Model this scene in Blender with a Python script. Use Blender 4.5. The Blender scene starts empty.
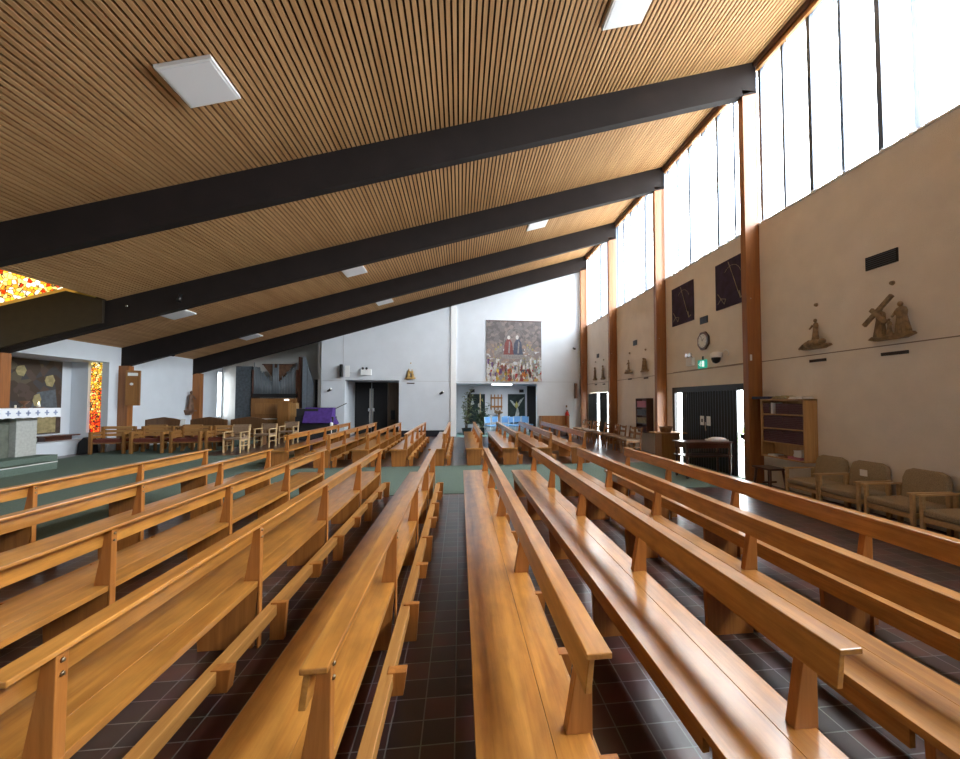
import bpy, bmesh, math, random
from mathutils import Vector, Matrix, Euler
random.seed(7)
SC = bpy.context.scene
COL = SC.collection
PI = math.pi
R = math.radians

# ------------------------------------------------------------------ camera, world, light, exposure
cam_d = bpy.data.cameras.new('camera')
cam = bpy.data.objects.new('camera', cam_d)
COL.objects.link(cam)
SC.camera = cam
cam_d.sensor_width = 36.0
cam_d.lens = 15.0
cam_d.shift_x = -26 / 960
cam_d.shift_y = 7.5 / 960
cam_d.clip_start = 0.05
cam.location = (0, 0, 1.6)
cam.rotation_euler = (R(90 + 2.0), 0, -R(6.56))

SC.view_settings.view_transform = 'Standard'
SC.view_settings.look = 'None'
SC.view_settings.gamma = 1
SC.view_settings.use_curve_mapping = False
SC.view_settings.exposure = 0.68

world = bpy.data.worlds.new('sky')
SC.world = world
world.use_nodes = True
wt = world.node_tree
wt.nodes.clear()
w_out = wt.nodes.new('ShaderNodeOutputWorld')
w_bg = wt.nodes.new('ShaderNodeBackground')
w_geo = wt.nodes.new('ShaderNodeTexCoord')
w_sep = wt.nodes.new('ShaderNodeSeparateXYZ')
w_ramp = wt.nodes.new('ShaderNodeValToRGB')
w_map = wt.nodes.new('ShaderNodeMapRange')
w_map.inputs['From Min'].default_value = -1
w_map.inputs['From Max'].default_value = 1
wt.links.new(w_geo.outputs['Generated'], w_sep.inputs[0])
wt.links.new(w_sep.outputs['Z'], w_map.inputs['Value'])
wt.links.new(w_map.outputs[0], w_ramp.inputs[0])
e = w_ramp.color_ramp.elements
e[0].position = 0.44; e[0].color = (0.26, 0.27, 0.26, 1)
e[1].position = 0.53; e[1].color = (0.88, 0.95, 1.0, 1)
wt.links.new(w_ramp.outputs[0], w_bg.inputs[0])
w_bg.inputs[1].default_value = 17.0
wt.links.new(w_bg.outputs[0], w_out.inputs[0])

def portal(name, loc, sx, sy, rot):
    l = bpy.data.lights.new(name, 'AREA')
    l.shape = 'RECTANGLE'; l.size = sx; l.size_y = sy
    l.cycles.is_portal = True
    o = bpy.data.objects.new(name, l)
    o.location = loc; o.rotation_euler = rot
    COL.objects.link(o)
    return o
# dimensions of the place
WX = 5.9; LX = -11.1; FY = 18.3; BY = -4.2
FR = [-0.5, 3.3, 7.22, 10.87, 14.51, 18.07]
SILL = 5.1
def ceil_z(x): return 8.45 - 0.30 * (WX - x)
# portals at the windows (inside face looks to -X)
portal('window_portal', (WX + 0.30, (BY + 18.0) / 2, (SILL + 8.4) / 2), 3.4, 18.0 - BY, (0, R(90), 0))
portal('door_portal', (WX + 0.35, 9.2, 1.0), 1.9, 3.0, (0, R(90), 0))

# ------------------------------------------------------------------ materials
def newmat(name):
    m = bpy.data.materials.new(name); m.use_nodes = True
    nt = m.node_tree
    return m, nt, nt.nodes['Principled BSDF']
def plain(name, col, rough=0.6, metal=0.0, noise=0.0, nscale=8.0, bump=0.0, bscale=60.0, spec=0.5, trans=0.0, coat=0.0):
    m, nt, b = newmat(name)
    b.inputs['Base Color'].default_value = (*col, 1)
    b.inputs['Roughness'].default_value = rough
    b.inputs['Metallic'].default_value = metal
    b.inputs['Specular IOR Level'].default_value = spec
    b.inputs['Coat Weight'].default_value = coat
    b.inputs['Transmission Weight'].default_value = trans
    tc = nt.nodes.new('ShaderNodeTexCoord')
    if noise > 0:
        n = nt.nodes.new('ShaderNodeTexNoise'); n.inputs['Scale'].default_value = nscale; n.inputs['Detail'].default_value = 4
        nt.links.new(tc.outputs['Object'], n.inputs['Vector'])
        r = nt.nodes.new('ShaderNodeValToRGB')
        r.color_ramp.elements[0].position = 0.3; r.color_ramp.elements[1].position = 0.7
        r.color_ramp.elements[0].color = (*[c * (1 - noise) for c in col], 1)
        r.color_ramp.elements[1].color = (*[min(1, c * (1 + noise)) for c in col], 1)
        nt.links.new(n.outputs[0], r.inputs[0]); nt.links.new(r.outputs[0], b.inputs['Base Color'])
    if bump > 0:
        n2 = nt.nodes.new('ShaderNodeTexNoise'); n2.inputs['Scale'].default_value = bscale; n2.inputs['Detail'].default_value = 3
        nt.links.new(tc.outputs['Object'], n2.inputs['Vector'])
        bp = nt.nodes.new('ShaderNodeBump'); bp.inputs['Strength'].default_value = bump; bp.inputs['Distance'].default_value = 0.02
        nt.links.new(n2.outputs[0], bp.inputs['Height']); nt.links.new(bp.outputs[0], b.inputs['Normal'])
    return m
def wood(name, light, dark, axis='Y', rough=0.35, coat=0.0, scale=1.0, vary=0.12, mottled=0.0):
    m, nt, b = newmat(name)
    tc = nt.nodes.new('ShaderNodeTexCoord'); oi = nt.nodes.new('ShaderNodeObjectInfo')
    add = nt.nodes.new('ShaderNodeVectorMath'); add.operation = 'ADD'
    mul = nt.nodes.new('ShaderNodeVectorMath'); mul.operation = 'SCALE'; mul.inputs['Scale'].default_value = 7.3
    cmb = nt.nodes.new('ShaderNodeCombineXYZ')
    for i in range(3): nt.links.new(oi.outputs['Random'], cmb.inputs[i])
    nt.links.new(cmb.outputs[0], mul.inputs[0])
    nt.links.new(tc.outputs['Object'], add.inputs[0]); nt.links.new(mul.outputs[0], add.inputs[1])
    mp = nt.nodes.new('ShaderNodeMapping')
    s = {'X': (0.7, 14, 14), 'Y': (14, 0.7, 14), 'Z': (14, 14, 0.7)}[axis]
    mp.inputs['Scale'].default_value = [k * scale for k in s]
    nt.links.new(add.outputs[0], mp.inputs[0])
    n = nt.nodes.new('ShaderNodeTexNoise'); n.inputs['Scale'].default_value = 1.6; n.inputs['Detail'].default_value = 7; n.inputs['Roughness'].default_value = 0.65; n.inputs['Distortion'].default_value = 0.7
    nt.links.new(mp.outputs[0], n.inputs['Vector'])
    r = nt.nodes.new('ShaderNodeValToRGB')
    r.color_ramp.elements[0].position = 0.32; r.color_ramp.elements[1].position = 0.66
    r.color_ramp.elements[0].color = (*dark, 1); r.color_ramp.elements[1].color = (*light, 1)
    nt.links.new(n.outputs[0], r.inputs[0])
    hs = nt.nodes.new('ShaderNodeHueSaturation')
    mr = nt.nodes.new('ShaderNodeMapRange'); mr.inputs['To Min'].default_value = 1 - vary; mr.inputs['To Max'].default_value = 1 + vary
    nt.links.new(oi.outputs['Random'], mr.inputs['Value']); nt.links.new(mr.outputs[0], hs.inputs['Value'])
    last = r.outputs[0]
    if mottled > 0:
        n3 = nt.nodes.new('ShaderNodeTexNoise'); n3.inputs['Scale'].default_value = 9; n3.inputs['Detail'].default_value = 5
        mp3 = nt.nodes.new('ShaderNodeMapping'); mp3.inputs['Scale'].default_value = (1.6, 0.6, 1.6)
        nt.links.new(add.outputs[0], mp3.inputs[0]); nt.links.new(mp3.outputs[0], n3.inputs['Vector'])
        r3 = nt.nodes.new('ShaderNodeValToRGB'); r3.color_ramp.elements[0].position = 0.35; r3.color_ramp.elements[1].position = 0.62
        r3.color_ramp.elements[0].color = (1 - mottled, 1 - mottled, 1 - mottled, 1); r3.color_ramp.elements[1].color = (1, 1, 1, 1)
        nt.links.new(n3.outputs[0], r3.inputs[0])
        mx = nt.nodes.new('ShaderNodeMix'); mx.data_type = 'RGBA'; mx.blend_type = 'MULTIPLY'; mx.inputs[0].default_value = 1
        nt.links.new(last, mx.inputs[6]); nt.links.new(r3.outputs[0], mx.inputs[7]); last = mx.outputs[2]
    nt.links.new(last, hs.inputs['Color']); nt.links.new(hs.outputs[0], b.inputs['Base Color'])
    b.inputs['Roughness'].default_value = rough
    b.inputs['Coat Weight'].default_value = coat; b.inputs['Coat Roughness'].default_value = 0.18
    bp = nt.nodes.new('ShaderNodeBump'); bp.inputs['Strength'].default_value = 0.08; bp.inputs['Distance'].default_value = 0.01
    nt.links.new(n.outputs[0], bp.inputs['Height']); nt.links.new(bp.outputs[0], b.inputs['Normal'])
    return m
def emit(name, col, st):
    m, nt, b = newmat(name)
    b.inputs['Base Color'].default_value = (*col, 1)
    b.inputs['Emission Color'].default_value = (*col, 1); b.inputs['Emission Strength'].default_value = st
    return m

M = {}
M['pew'] = wood('pew_wood', (0.60, 0.265, 0.052), (0.41, 0.15, 0.024), 'Y', 0.32, 0.75, mottled=0.25)
M['pew_end'] = wood('pew_post_wood', (0.46, 0.175, 0.036), (0.30, 0.10, 0.018), 'Z', 0.4, 0.1)
M['kneeler'] = wood('kneeler_wood', (0.52, 0.25, 0.065), (0.34, 0.14, 0.03), 'Y', 0.45)
M['column'] = wood('column_wood', (0.36, 0.135, 0.035), (0.22, 0.072, 0.017), 'Z', 0.42, 0.1, scale=0.6, vary=0.03)
M['slat'] = wood('ceiling_slat_wood', (0.56, 0.33, 0.15), (0.41, 0.215, 0.085), 'Y', 0.7, scale=0.35, vary=0)
M['oak'] = wood('light_oak', (0.52, 0.30, 0.11), (0.38, 0.20, 0.07), 'Z', 0.45)
M['oak_x'] = wood('light_oak_across', (0.52, 0.28, 0.10), (0.38, 0.19, 0.06), 'X', 0.45)
M['chair_wood'] = wood('chair_oak', (0.40, 0.19, 0.06), (0.27, 0.11, 0.03), 'Z', 0.45)
M['pale_wood'] = wood('pale_beech', (0.62, 0.44, 0.24), (0.5, 0.33, 0.16), 'Z', 0.45)
M['dark_wood'] = wood('dark_mahogany', (0.10, 0.035, 0.018), (0.05, 0.016, 0.01), 'X', 0.3, 0.3)
M['dark_oak'] = wood('dark_oak', (0.17, 0.08, 0.03), (0.10, 0.045, 0.018), 'Z', 0.45)
M['organ_wood'] = wood('organ_oak', (0.32, 0.145, 0.038), (0.22, 0.09, 0.022), 'Z', 0.4, 0.2)
M['beam'] = plain('dark_beam_paint', (0.016, 0.011, 0.010), 0.8, spec=0.25, noise=0.15, nscale=2)
M['brown_fascia'] = plain('brown_fascia_paint', (0.028, 0.018, 0.009), 0.6, noise=0.15)
M['backing'] = plain('ceiling_backing', (0.035, 0.017, 0.008), 0.9)
M['cream'] = plain('cream_textured_plaster', (0.82, 0.75, 0.66), 0.9, noise=0.04, nscale=3, bump=0.5, bscale=90)
M['white'] = plain('white_plaster', (0.64, 0.68, 0.73), 0.85, noise=0.03, nscale=2, bump=0.15, bscale=40)
M['white_grey'] = plain('grey_white_plaster', (0.62, 0.61, 0.58), 0.85, noise=0.04, nscale=2)
M['line'] = plain('wall_joint', (0.28, 0.22, 0.17), 0.8)
M['line_grey'] = plain('grey_wall_joint', (0.45, 0.46, 0.48), 0.8)
M['white_paint'] = plain('white_enamel', (0.85, 0.86, 0.86), 0.4)
M['panel_diff'] = plain('opal_diffuser', (0.82, 0.84, 0.88), 0.5)
M['black'] = plain('black_paint', (0.012, 0.012, 0.013), 0.35)
M['black_soft'] = plain('black_soft', (0.02, 0.02, 0.022), 0.8)
M['curtain'] = plain('dark_green_black_vinyl', (0.013, 0.020, 0.020), 0.35)
M['mullion'] = plain('slate_aluminium', (0.10, 0.12, 0.16), 0.4, 0.5)
M['blind'] = plain('white_blind_fabric', (0.72, 0.76, 0.80), 0.8)
M['metal'] = plain('pipe_metal', (0.20, 0.225, 0.25), 0.5, 0.3)
M['chrome'] = plain('chrome', (0.7, 0.7, 0.7), 0.2, 1.0)
M['brass'] = plain('brass', (0.65, 0.42, 0.14), 0.3, 1.0)
M['screw'] = plain('steel_screw', (0.30, 0.24, 0.16), 0.35, 1.0)
M['carving'] = plain('bronzed_carving', (0.26, 0.17, 0.085), 0.55, noise=0.45, nscale=14)
M['carving_gold'] = plain('gilt_carving', (0.42, 0.26, 0.08), 0.45, noise=0.5, nscale=12)
M['carving_dark'] = plain('dark_wood_carving', (0.16, 0.08, 0.045), 0.55, noise=0.3, nscale=12)
M['label'] = plain('dark_label_strip', (0.03, 0.018, 0.012), 0.5)
M['bench_fabric'] = plain('taupe_upholstery', (0.36, 0.28, 0.175), 0.95, noise=0.3, nscale=120, bump=0.3, bscale=200)
M['brown_fabric'] = plain('brown_seat_fabric', (0.30, 0.20, 0.13), 0.95, noise=0.3, nscale=90)
M['maroon_fabric'] = plain('maroon_seat_fabric', (0.16, 0.035, 0.022), 0.9, noise=0.2, nscale=60)
M['arm_wood'] = wood('armchair_beech', (0.58, 0.38, 0.18), (0.45, 0.28, 0.12), 'Y', 0.45)
M['blue'] = plain('blue_plastic', (0.20, 0.45, 0.80), 0.4)
M['pale_blue'] = plain('pale_blue_frame', (0.70, 0.80, 0.88), 0.4)
M['purple'] = plain('purple_cloth', (0.075, 0.030, 0.21), 0.85, noise=0.2, nscale=9)
M['purple_dark'] = plain('dark_purple_textile', (0.032, 0.020, 0.050), 0.9, noise=0.5, nscale=5)
M['cloth'] = plain('white_altar_cloth', (0.80, 0.82, 0.86), 0.8)
M['cloth_blue'] = plain('blue_grey_embroidery', (0.33, 0.38, 0.55), 0.8)
M['stone'] = plain('grey_altar_stone', (0.42, 0.42, 0.39), 0.75, noise=0.12, nscale=20)
M['stone_shaded'] = plain('shaded_altar_stone', (0.13, 0.14, 0.11), 0.8, noise=0.25, nscale=8)  # shadow on the recessed altar base put into the stone colour
M['paper'] = plain('paper', (0.80, 0.80, 0.77), 0.8)
M['maroon'] = plain('maroon_book_cloth', (0.085, 0.026, 0.034), 0.6)
M['navy'] = plain('navy_book_cloth', (0.012, 0.014, 0.05), 0.6)
M['tan'] = plain('tan_leather', (0.22, 0.12, 0.05), 0.6)
M['pink'] = plain('pink_box', (0.50, 0.16, 0.22), 0.6)
M['red'] = plain('extinguisher_red', (0.50, 0.02, 0.015), 0.3)
M['leaf'] = plain('leaf_green', (0.06, 0.11, 0.05), 0.5, noise=0.5, nscale=6)
M['leaf_pale'] = plain('pale_leaf', (0.16, 0.19, 0.09), 0.5, noise=0.4, nscale=6)
M['stem'] = plain('plant_stem', (0.09, 0.06, 0.03), 0.7)
M['wicker'] = wood('wicker', (0.28, 0.15, 0.06), (0.14, 0.07, 0.03), 'X', 0.7, scale=3)
M['lt_blue_panel'] = plain('pale_blue_screen', (0.30, 0.37, 0.44), 0.5, noise=0.1)
M['teal'] = plain('pale_teal_carpet', (0.20, 0.34, 0.32), 0.95)
M['exit'] = emit('exit_green', (0.03, 0.50, 0.38), 0.30)
M['exit_w'] = emit('exit_white', (0.80, 1.0, 0.93), 0.5)
M['tube'] = emit('lit_tube', (0.95, 0.98, 1.0), 2.0)
M['candle_flame'] = emit('candle_light', (1.0, 0.85, 0.55), 4.0)
M['wax'] = plain('wax', (0.85, 0.80, 0.68), 0.5)
M['tile_skirt'] = plain('black_glazed_tile', (0.02, 0.022, 0.028), 0.25)

# glass
gm, nt, b = newmat('clear_glass')
nt.nodes.clear()
o_ = nt.nodes.new('ShaderNodeOutputMaterial'); tr = nt.nodes.new('ShaderNodeBsdfTransparent'); gl = nt.nodes.new('ShaderNodeBsdfGlossy'); mx = nt.nodes.new('ShaderNodeMixShader')
gl.inputs['Roughness'].default_value = 0.05; mx.inputs[0].default_value = 0.06
nt.links.new(tr.outputs[0], mx.inputs[1]); nt.links.new(gl.outputs[0], mx.inputs[2]); nt.links.new(mx.outputs[0], o_.inputs[0])
M['glass'] = gm
# blind slats let light through
m, nt, b = newmat('translucent_blind_slat')
nt.nodes.clear()
o_ = nt.nodes.new('ShaderNodeOutputMaterial'); d_ = nt.nodes.new('ShaderNodeBsdfDiffuse'); t_ = nt.nodes.new('ShaderNodeBsdfTranslucent'); mx = nt.nodes.new('ShaderNodeMixShader')
d_.inputs[0].default_value = (0.8, 0.84, 0.88, 1); t_.inputs[0].default_value = (0.75, 0.82, 0.9, 1); mx.inputs[0].default_value = 0.22
nt.links.new(d_.outputs[0], mx.inputs[1]); nt.links.new(t_.outputs[0], mx.inputs[2]); nt.links.new(mx.outputs[0], o_.inputs[0])
M['slat_blind'] = m

# quarry tile floor
m, nt, b = newmat('quarry_tile')
tc = nt.nodes.new('ShaderNodeTexCoord'); mp = nt.nodes.new('ShaderNodeMapping')
mp.inputs['Location'].default_value = (0.115, 0.02, 0); mp.inputs['Scale'].default_value = (1 / 0.157, 1 / 0.15, 1)
nt.links.new(tc.outputs['Object'], mp.inputs[0])
bk = nt.nodes.new('ShaderNodeTexBrick'); bk.offset = 0; bk.squash = 1
bk.inputs['Scale'].default_value = 1; bk.inputs['Mortar Size'].default_value = 0.022; bk.inputs['Mortar Smooth'].default_value = 0.1
bk.inputs['Brick Width'].default_value = 1; bk.inputs['Row Height'].default_value = 1; bk.inputs['Bias'].default_value = -0.15
bk.inputs['Color1'].default_value = (0.030, 0.017, 0.015, 1); bk.inputs['Color2'].default_value = (0.105, 0.036, 0.026, 1)
bk.inputs['Mortar'].default_value = (0.17, 0.16, 0.15, 1)
nt.links.new(mp.outputs[0], bk.inputs['Vector'])
nz = nt.nodes.new('ShaderNodeTexNoise'); nz.inputs['Scale'].default_value = 6; nz.inputs['Detail'].default_value = 5
nt.links.new(tc.outputs['Object'], nz.inputs['Vector'])
mx = nt.nodes.new('ShaderNodeMix'); mx.data_type = 'RGBA'; mx.blend_type = 'MULTIPLY'; mx.inputs[0].default_value = 0.6
nt.links.new(bk.outputs['Color'], mx.inputs[6]); nt.links.new(nz.outputs['Color'], mx.inputs[7])
br = nt.nodes.new('ShaderNodeHueSaturation'); br.inputs['Value'].default_value = 1.35
nt.links.new(mx.outputs[2], br.inputs['Color']); nt.links.new(br.outputs[0], b.inputs['Base Color'])
b.inputs['Roughness'].default_value = 0.30; b.inputs['Coat Weight'].default_value = 0.3; b.inputs['Coat Roughness'].default_value = 0.2
bp = nt.nodes.new('ShaderNodeBump'); bp.invert = True; bp.inputs['Strength'].default_value = 0.3; bp.inputs['Distance'].default_value = 0.004
nt.links.new(bk.outputs['Fac'], bp.inputs['Height']); nt.links.new(bp.outputs[0], b.inputs['Normal'])
M['tile'] = m
M['carpet'] = plain('green_carpet', (0.125, 0.165, 0.135), 0.98, noise=0.16, nscale=70, bump=0.3, bscale=300, spec=0.1)

def voro_mat(name, stops, scale, emis=0.0, mortar=0.06, mortar_col=(0.02, 0.01, 0.01), zgrad=None, rough=0.6, metric='CHEBYCHEV'):
    """cells of colour; stops = list of (pos,col); zgrad=(z0,z1,amount) shifts the ramp with local z"""
    m, nt, b = newmat(name)
    tc = nt.nodes.new('ShaderNodeTexCoord')
    v = nt.nodes.new('ShaderNodeTexVoronoi'); v.inputs['Scale'].default_value = scale; v.distance = metric
    v2 = nt.nodes.new('ShaderNodeTexVoronoi'); v2.feature = 'DISTANCE_TO_EDGE'; v2.inputs['Scale'].default_value = scale
    nt.links.new(tc.outputs['Object'], v.inputs['Vector']); nt.links.new(tc.outputs['Object'], v2.inputs['Vector'])
    sp = nt.nodes.new('ShaderNodeSeparateColor'); nt.links.new(v.outputs['Color'], sp.inputs[0])
    val = sp.outputs[0]
    if zgrad:
        sx = nt.nodes.new('ShaderNodeSeparateXYZ'); nt.links.new(tc.outputs['Object'], sx.inputs[0])
        mr = nt.nodes.new('ShaderNodeMapRange'); mr.inputs['From Min'].default_value = zgrad[0]; mr.inputs['From Max'].default_value = zgrad[1]
        nt.links.new(sx.outputs['Z'], mr.inputs['Value'])
        a = nt.nodes.new('ShaderNodeMath'); a.operation = 'MULTIPLY_ADD'; a.inputs[1].default_value = 1 - zgrad[2]
        mm = nt.nodes.new('ShaderNodeMath'); mm.operation = 'MULTIPLY'; mm.inputs[1].default_value = zgrad[2]
        nt.links.new(mr.outputs[0], mm.inputs[0]); nt.links.new(val, a.inputs[0]); nt.links.new(mm.outputs[0], a.inputs[2]); val = a.outputs[0]
    r = nt.nodes.new('ShaderNodeValToRGB'); r.color_ramp.interpolation = 'CONSTANT'
    el = r.color_ramp.elements
    while len(el) < len(stops): el.new(0.5)
    for i, (p_, c_) in enumerate(stops): el[i].position = p_; el[i].color = (*c_, 1)
    nt.links.new(val, r.inputs[0])
    last = r.outputs[0]
    if mortar > 0:
        lt = nt.nodes.new('ShaderNodeMath'); lt.operation = 'LESS_THAN'; lt.inputs[1].default_value = mortar
        nt.links.new(v2.outputs['Distance'], lt.inputs[0])
        mx = nt.nodes.new('ShaderNodeMix'); mx.data_type = 'RGBA'
        nt.links.new(lt.outputs[0], mx.inputs[0]); nt.links.new(last, mx.inputs[6]); mx.inputs[7].default_value = (*mortar_col, 1)
        last = mx.outputs[2]
    nt.links.new(last, b.inputs['Base Color']); b.inputs['Roughness'].default_value = rough
    if emis: nt.links.new(last, b.inputs['Emission Color']); b.inputs['Emission Strength'].default_value = emis
    return m
M['stain_strip'] = voro_mat('stained_glass_red_gold', [(0, (0.55, 0.0, 0.0)), (0.18, (1, 0.08, 0.01)), (0.36, (1, 0.25, 0.02)), (0.5, (1, 0.55, 0.05)), (0.62, (1, 0.85, 0.3)), (0.72, (1, 0.6, 0.02)), (0.9, (1, 0.95, 0.6))], 14, 0.8, 0.09, zgrad=(0.6, 2.8, 0.5))  # emission stands in for daylight behind the glass
M['stain_top'] = voro_mat('stained_glass_gold', [(0, (0.5, 0.03, 0.0)), (0.15, (1, 0.45, 0.03)), (0.4, (1, 0.75, 0.2)), (0.6, (1, 0.95, 0.7)), (0.85, (0.9, 0.3, 0.02))], 10, 1.25, 0.06)  # backlight from the sky put in as the glass's own glow
M['tapestry'] = voro_mat('tapestry_weave', [(0, (0.45, 0.30, 0.10)), (0.09, (0.35, 0.05, 0.05)), (0.18, (0.62, 0.60, 0.58)), (0.28, (0.40, 0.36, 0.33)), (0.36, (0.50, 0.50, 0.52)), (0.46, (0.30, 0.22, 0.18)), (0.56, (0.23, 0.19, 0.18)), (0.72, (0.17, 0.15, 0.15)), (0.86, (0.13, 0.115, 0.115))], 7, 0, 0.012, (0.1, 0.09, 0.09), zgrad=(0.2, 2.0, 0.6), rough=0.9, metric='EUCLIDEAN')
M['icon'] = voro_mat('muted_painted_panel', [(0, (0.05, 0.032, 0.022)), (0.4, (0.075, 0.05, 0.04)), (0.7, (0.045, 0.045, 0.05)), (0.9, (0.10, 0.08, 0.05))], 5, 0, 0.0, rough=0.5, metric='EUCLIDEAN')
M['ochre'] = plain('ochre_paint', (0.30, 0.25, 0.12), 0.7, noise=0.3, nscale=10)
M['slate'] = plain('slate_blue_paint', (0.085, 0.10, 0.115), 0.7, noise=0.3, nscale=10)
M['pale_gold'] = plain('pale_gold_paint', (0.42, 0.35, 0.22), 0.6, noise=0.2, nscale=10)
M['dgreen'] = plain('dark_green_banner', (0.018, 0.032, 0.030), 0.8, noise=0.4, nscale=6)
M['pale_art'] = plain('pale_silver_applique', (0.40, 0.42, 0.40), 0.7, noise=0.4, nscale=12)
M['gold_art'] = plain('gold_applique', (0.42, 0.38, 0.10), 0.7, noise=0.3, nscale=12)
M['robe_red'] = plain('rose_red_weave', (0.20, 0.065, 0.06), 0.9, noise=0.3, nscale=20)
M['robe_blue'] = plain('slate_blue_weave', (0.075, 0.085, 0.12), 0.9, noise=0.3, nscale=20)
M['robe_white'] = plain('ivory_weave', (0.55, 0.53, 0.50), 0.9, noise=0.2, nscale=20)
M['robe_grey'] = plain('grey_weave', (0.24, 0.22, 0.21), 0.9, noise=0.3, nscale=20)
M['robe_gold'] = plain('gold_weave', (0.60, 0.40, 0.06), 0.9, noise=0.3, nscale=20)
M['robe_violet'] = plain('violet_weave', (0.12, 0.06, 0.15), 0.9, noise=0.3, nscale=20)
M['robe_orange'] = plain('orange_weave', (0.50, 0.15, 0.04), 0.9, noise=0.3, nscale=20)
M['robe_aqua'] = plain('pale_aqua_weave', (0.42, 0.55, 0.56), 0.9, noise=0.2, nscale=20)

# ------------------------------------------------------------------ mesh helpers
class MB:
    def __init__(s): s.v = []; s.f = []; s.sm = []
    def add(s, vs, fs, smooth=False):
        n = len(s.v); s.v += [tuple(v) for v in vs]
        s.f += [tuple(i + n for i in f) for f in fs]; s.sm += [smooth] * len(fs); return s
    def box(s, x0, x1, y0, y1, z0, z1, mat=None):
        if x0 > x1: x0, x1 = x1, x0
        if y0 > y1: y0, y1 = y1, y0
        if z0 > z1: z0, z1 = z1, z0
        vs = [(x, y, z) for z in (z0, z1) for y in (y0, y1) for x in (x0, x1)]
        if mat: vs = [mat @ Vector(v) for v in vs]
        return s.add(vs, [(0, 2, 3, 1), (4, 5, 7, 6), (0, 1, 5, 4), (2, 6, 7, 3), (0, 4, 6, 2), (1, 3, 7, 5)])
    def prism(s, pts, axis, lo, hi):
        """pts: 2D outline; axis X -> (y,z), Y -> (x,z), Z -> (x,y)"""
        def mk(p, h): return {'X': (h, p[0], p[1]), 'Y': (p[0], h, p[1]), 'Z': (p[0], p[1], h)}[axis]
        n = len(pts); vs = [mk(p, lo) for p in pts] + [mk(p, hi) for p in pts]
        return s.add(vs, [tuple(range(n)), tuple(range(2 * n - 1, n - 1, -1))] + [(i, i + n, (i + 1) % n + n, (i + 1) % n) for i in range(n)])
    def cyl(s, p0, p1, r0, r1=None, n=10):
        r1 = r0 if r1 is None else r1
        p0 = Vector(p0); p1 = Vector(p1); d = (p1 - p0)
        q = d.to_track_quat('Z', 'Y').to_matrix()
        vs = []
        for p, r in ((p0, r0), (p1, r1)):
            for i in range(n):
                a = 2 * PI * i / n; vs.append(p + q @ Vector((r * math.cos(a), r * math.sin(a), 0)))
        s.add(vs, [tuple(range(n - 1, -1, -1)), tuple(range(n, 2 * n))]); k = len(s.v) - 2 * n
        s.f += [(k + i, k + (i + 1) % n, k + n + (i + 1) % n, k + n + i) for i in range(n)]; s.sm += [True] * n
        return s
    def tube(s, pts, r, n=8):
        for a, b_ in zip(pts[:-1], pts[1:]): s.cyl(a, b_, r, r, n)
        return s
    def lathe(s, prof, c=(0, 0), n=16, sx=1.0, sy=1.0):
        vs = []
        for r, z in prof:
            for i in range(n):
                a = 2 * PI * i / n; vs.append((c[0] + sx * r * math.cos(a), c[1] + sy * r * math.sin(a), z))
        fs = []
        for k in range(len(prof) - 1):
            fs += [(k * n + i, k * n + (i + 1) % n, (k + 1) * n + (i + 1) % n, (k + 1) * n + i) for i in range(n)]
        s.add(vs, fs, True)
        s.add(vs[:n], [tuple(range(n - 1, -1, -1))]); s.add(vs[-n:], [tuple(range(n))]); return s
    def ball(s, c, r, n=12, m=8):
        rx, ry, rz = r if hasattr(r, '__len__') else (r, r, r)
        prof = [(math.sin(PI * k / m), -math.cos(PI * k / m)) for k in range(m + 1)]
        vs = []
        for pr, pz in prof:
            for i in range(n):
                a = 2 * PI * i / n; vs.append((c[0] + rx * pr * math.cos(a), c[1] + ry * pr * math.sin(a), c[2] + rz * pz))
        fs = []
        for k in range(m): fs += [(k * n + i, k * n + (i + 1) % n, (k + 1) * n + (i + 1) % n, (k + 1) * n + i) for i in range(n)]
        return s.add(vs, fs, True)
    def xf(s, mat, start=0):
        for i in range(start, len(s.v)): s.v[i] = tuple(mat @ Vector(s.v[i]))
        return s
    def build(s, name, mat, parent=None, bevel=0.0, seg=2):
        me = bpy.data.meshes.new(name); me.from_pydata(s.v, [], s.f); me.update()
        me.polygons.foreach_set('use_smooth', s.sm)
        bm = bmesh.new(); bm.from_mesh(me)
        bmesh.ops.recalc_face_normals(bm, faces=bm.faces)
        if bevel > 0:
            es = [e_ for e_ in bm.edges if len(e_.link_faces) == 2 and e_.calc_face_angle(0) > 0.6]
            bmesh.ops.bevel(bm, geom=es, offset=bevel, segments=seg, affect='EDGES', profile=0.5, clamp_overlap=True)
        bm.to_mesh(me); bm.free()
        me.materials.append(mat if not isinstance(mat, str) else M[mat])
        o = bpy.data.objects.new(name, me); COL.objects.link(o)
        if parent: o.parent = parent
        return o

def tag(o, label=None, cat=None, group=None, kind=None):
    if label: o['label'] = label
    if cat: o['category'] = cat
    if group: o['group'] = group
    if kind: o['kind'] = kind
    return o
def thing(name, label, cat, loc=(0, 0, 0), rz=0.0, group=None):
    o = bpy.data.objects.new(name, None); o.empty_display_size = 0.1; COL.objects.link(o)
    o.location = loc; o.rotation_euler = (0, 0, rz)
    return tag(o, label, cat, group)
def struct(name, mb, mat, **k): return tag(mb.build(name, mat, **k), kind='structure')
def kids(o): return [c for c in bpy.data.objects if c.parent == o]
def dup(root, loc=None, rz=None, label=None, group=None):
    r = root.copy(); COL.objects.link(r)
    if loc is not None: r.location = loc
    if rz is not None: r.rotation_euler = (0, 0, rz)
    if label: r['label'] = label
    if group: r['group'] = group
    def rec(src, dst):
        for ch in list(src.children):
            c = ch.copy(); COL.objects.link(c); c.parent = dst; rec(ch, c)
    rec(root, r)
    return r
RW = -PI / 2   # things on the right wall: local front (-Y) faces -X
LW = PI / 2    # things on the left wall: local front faces +X

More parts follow.
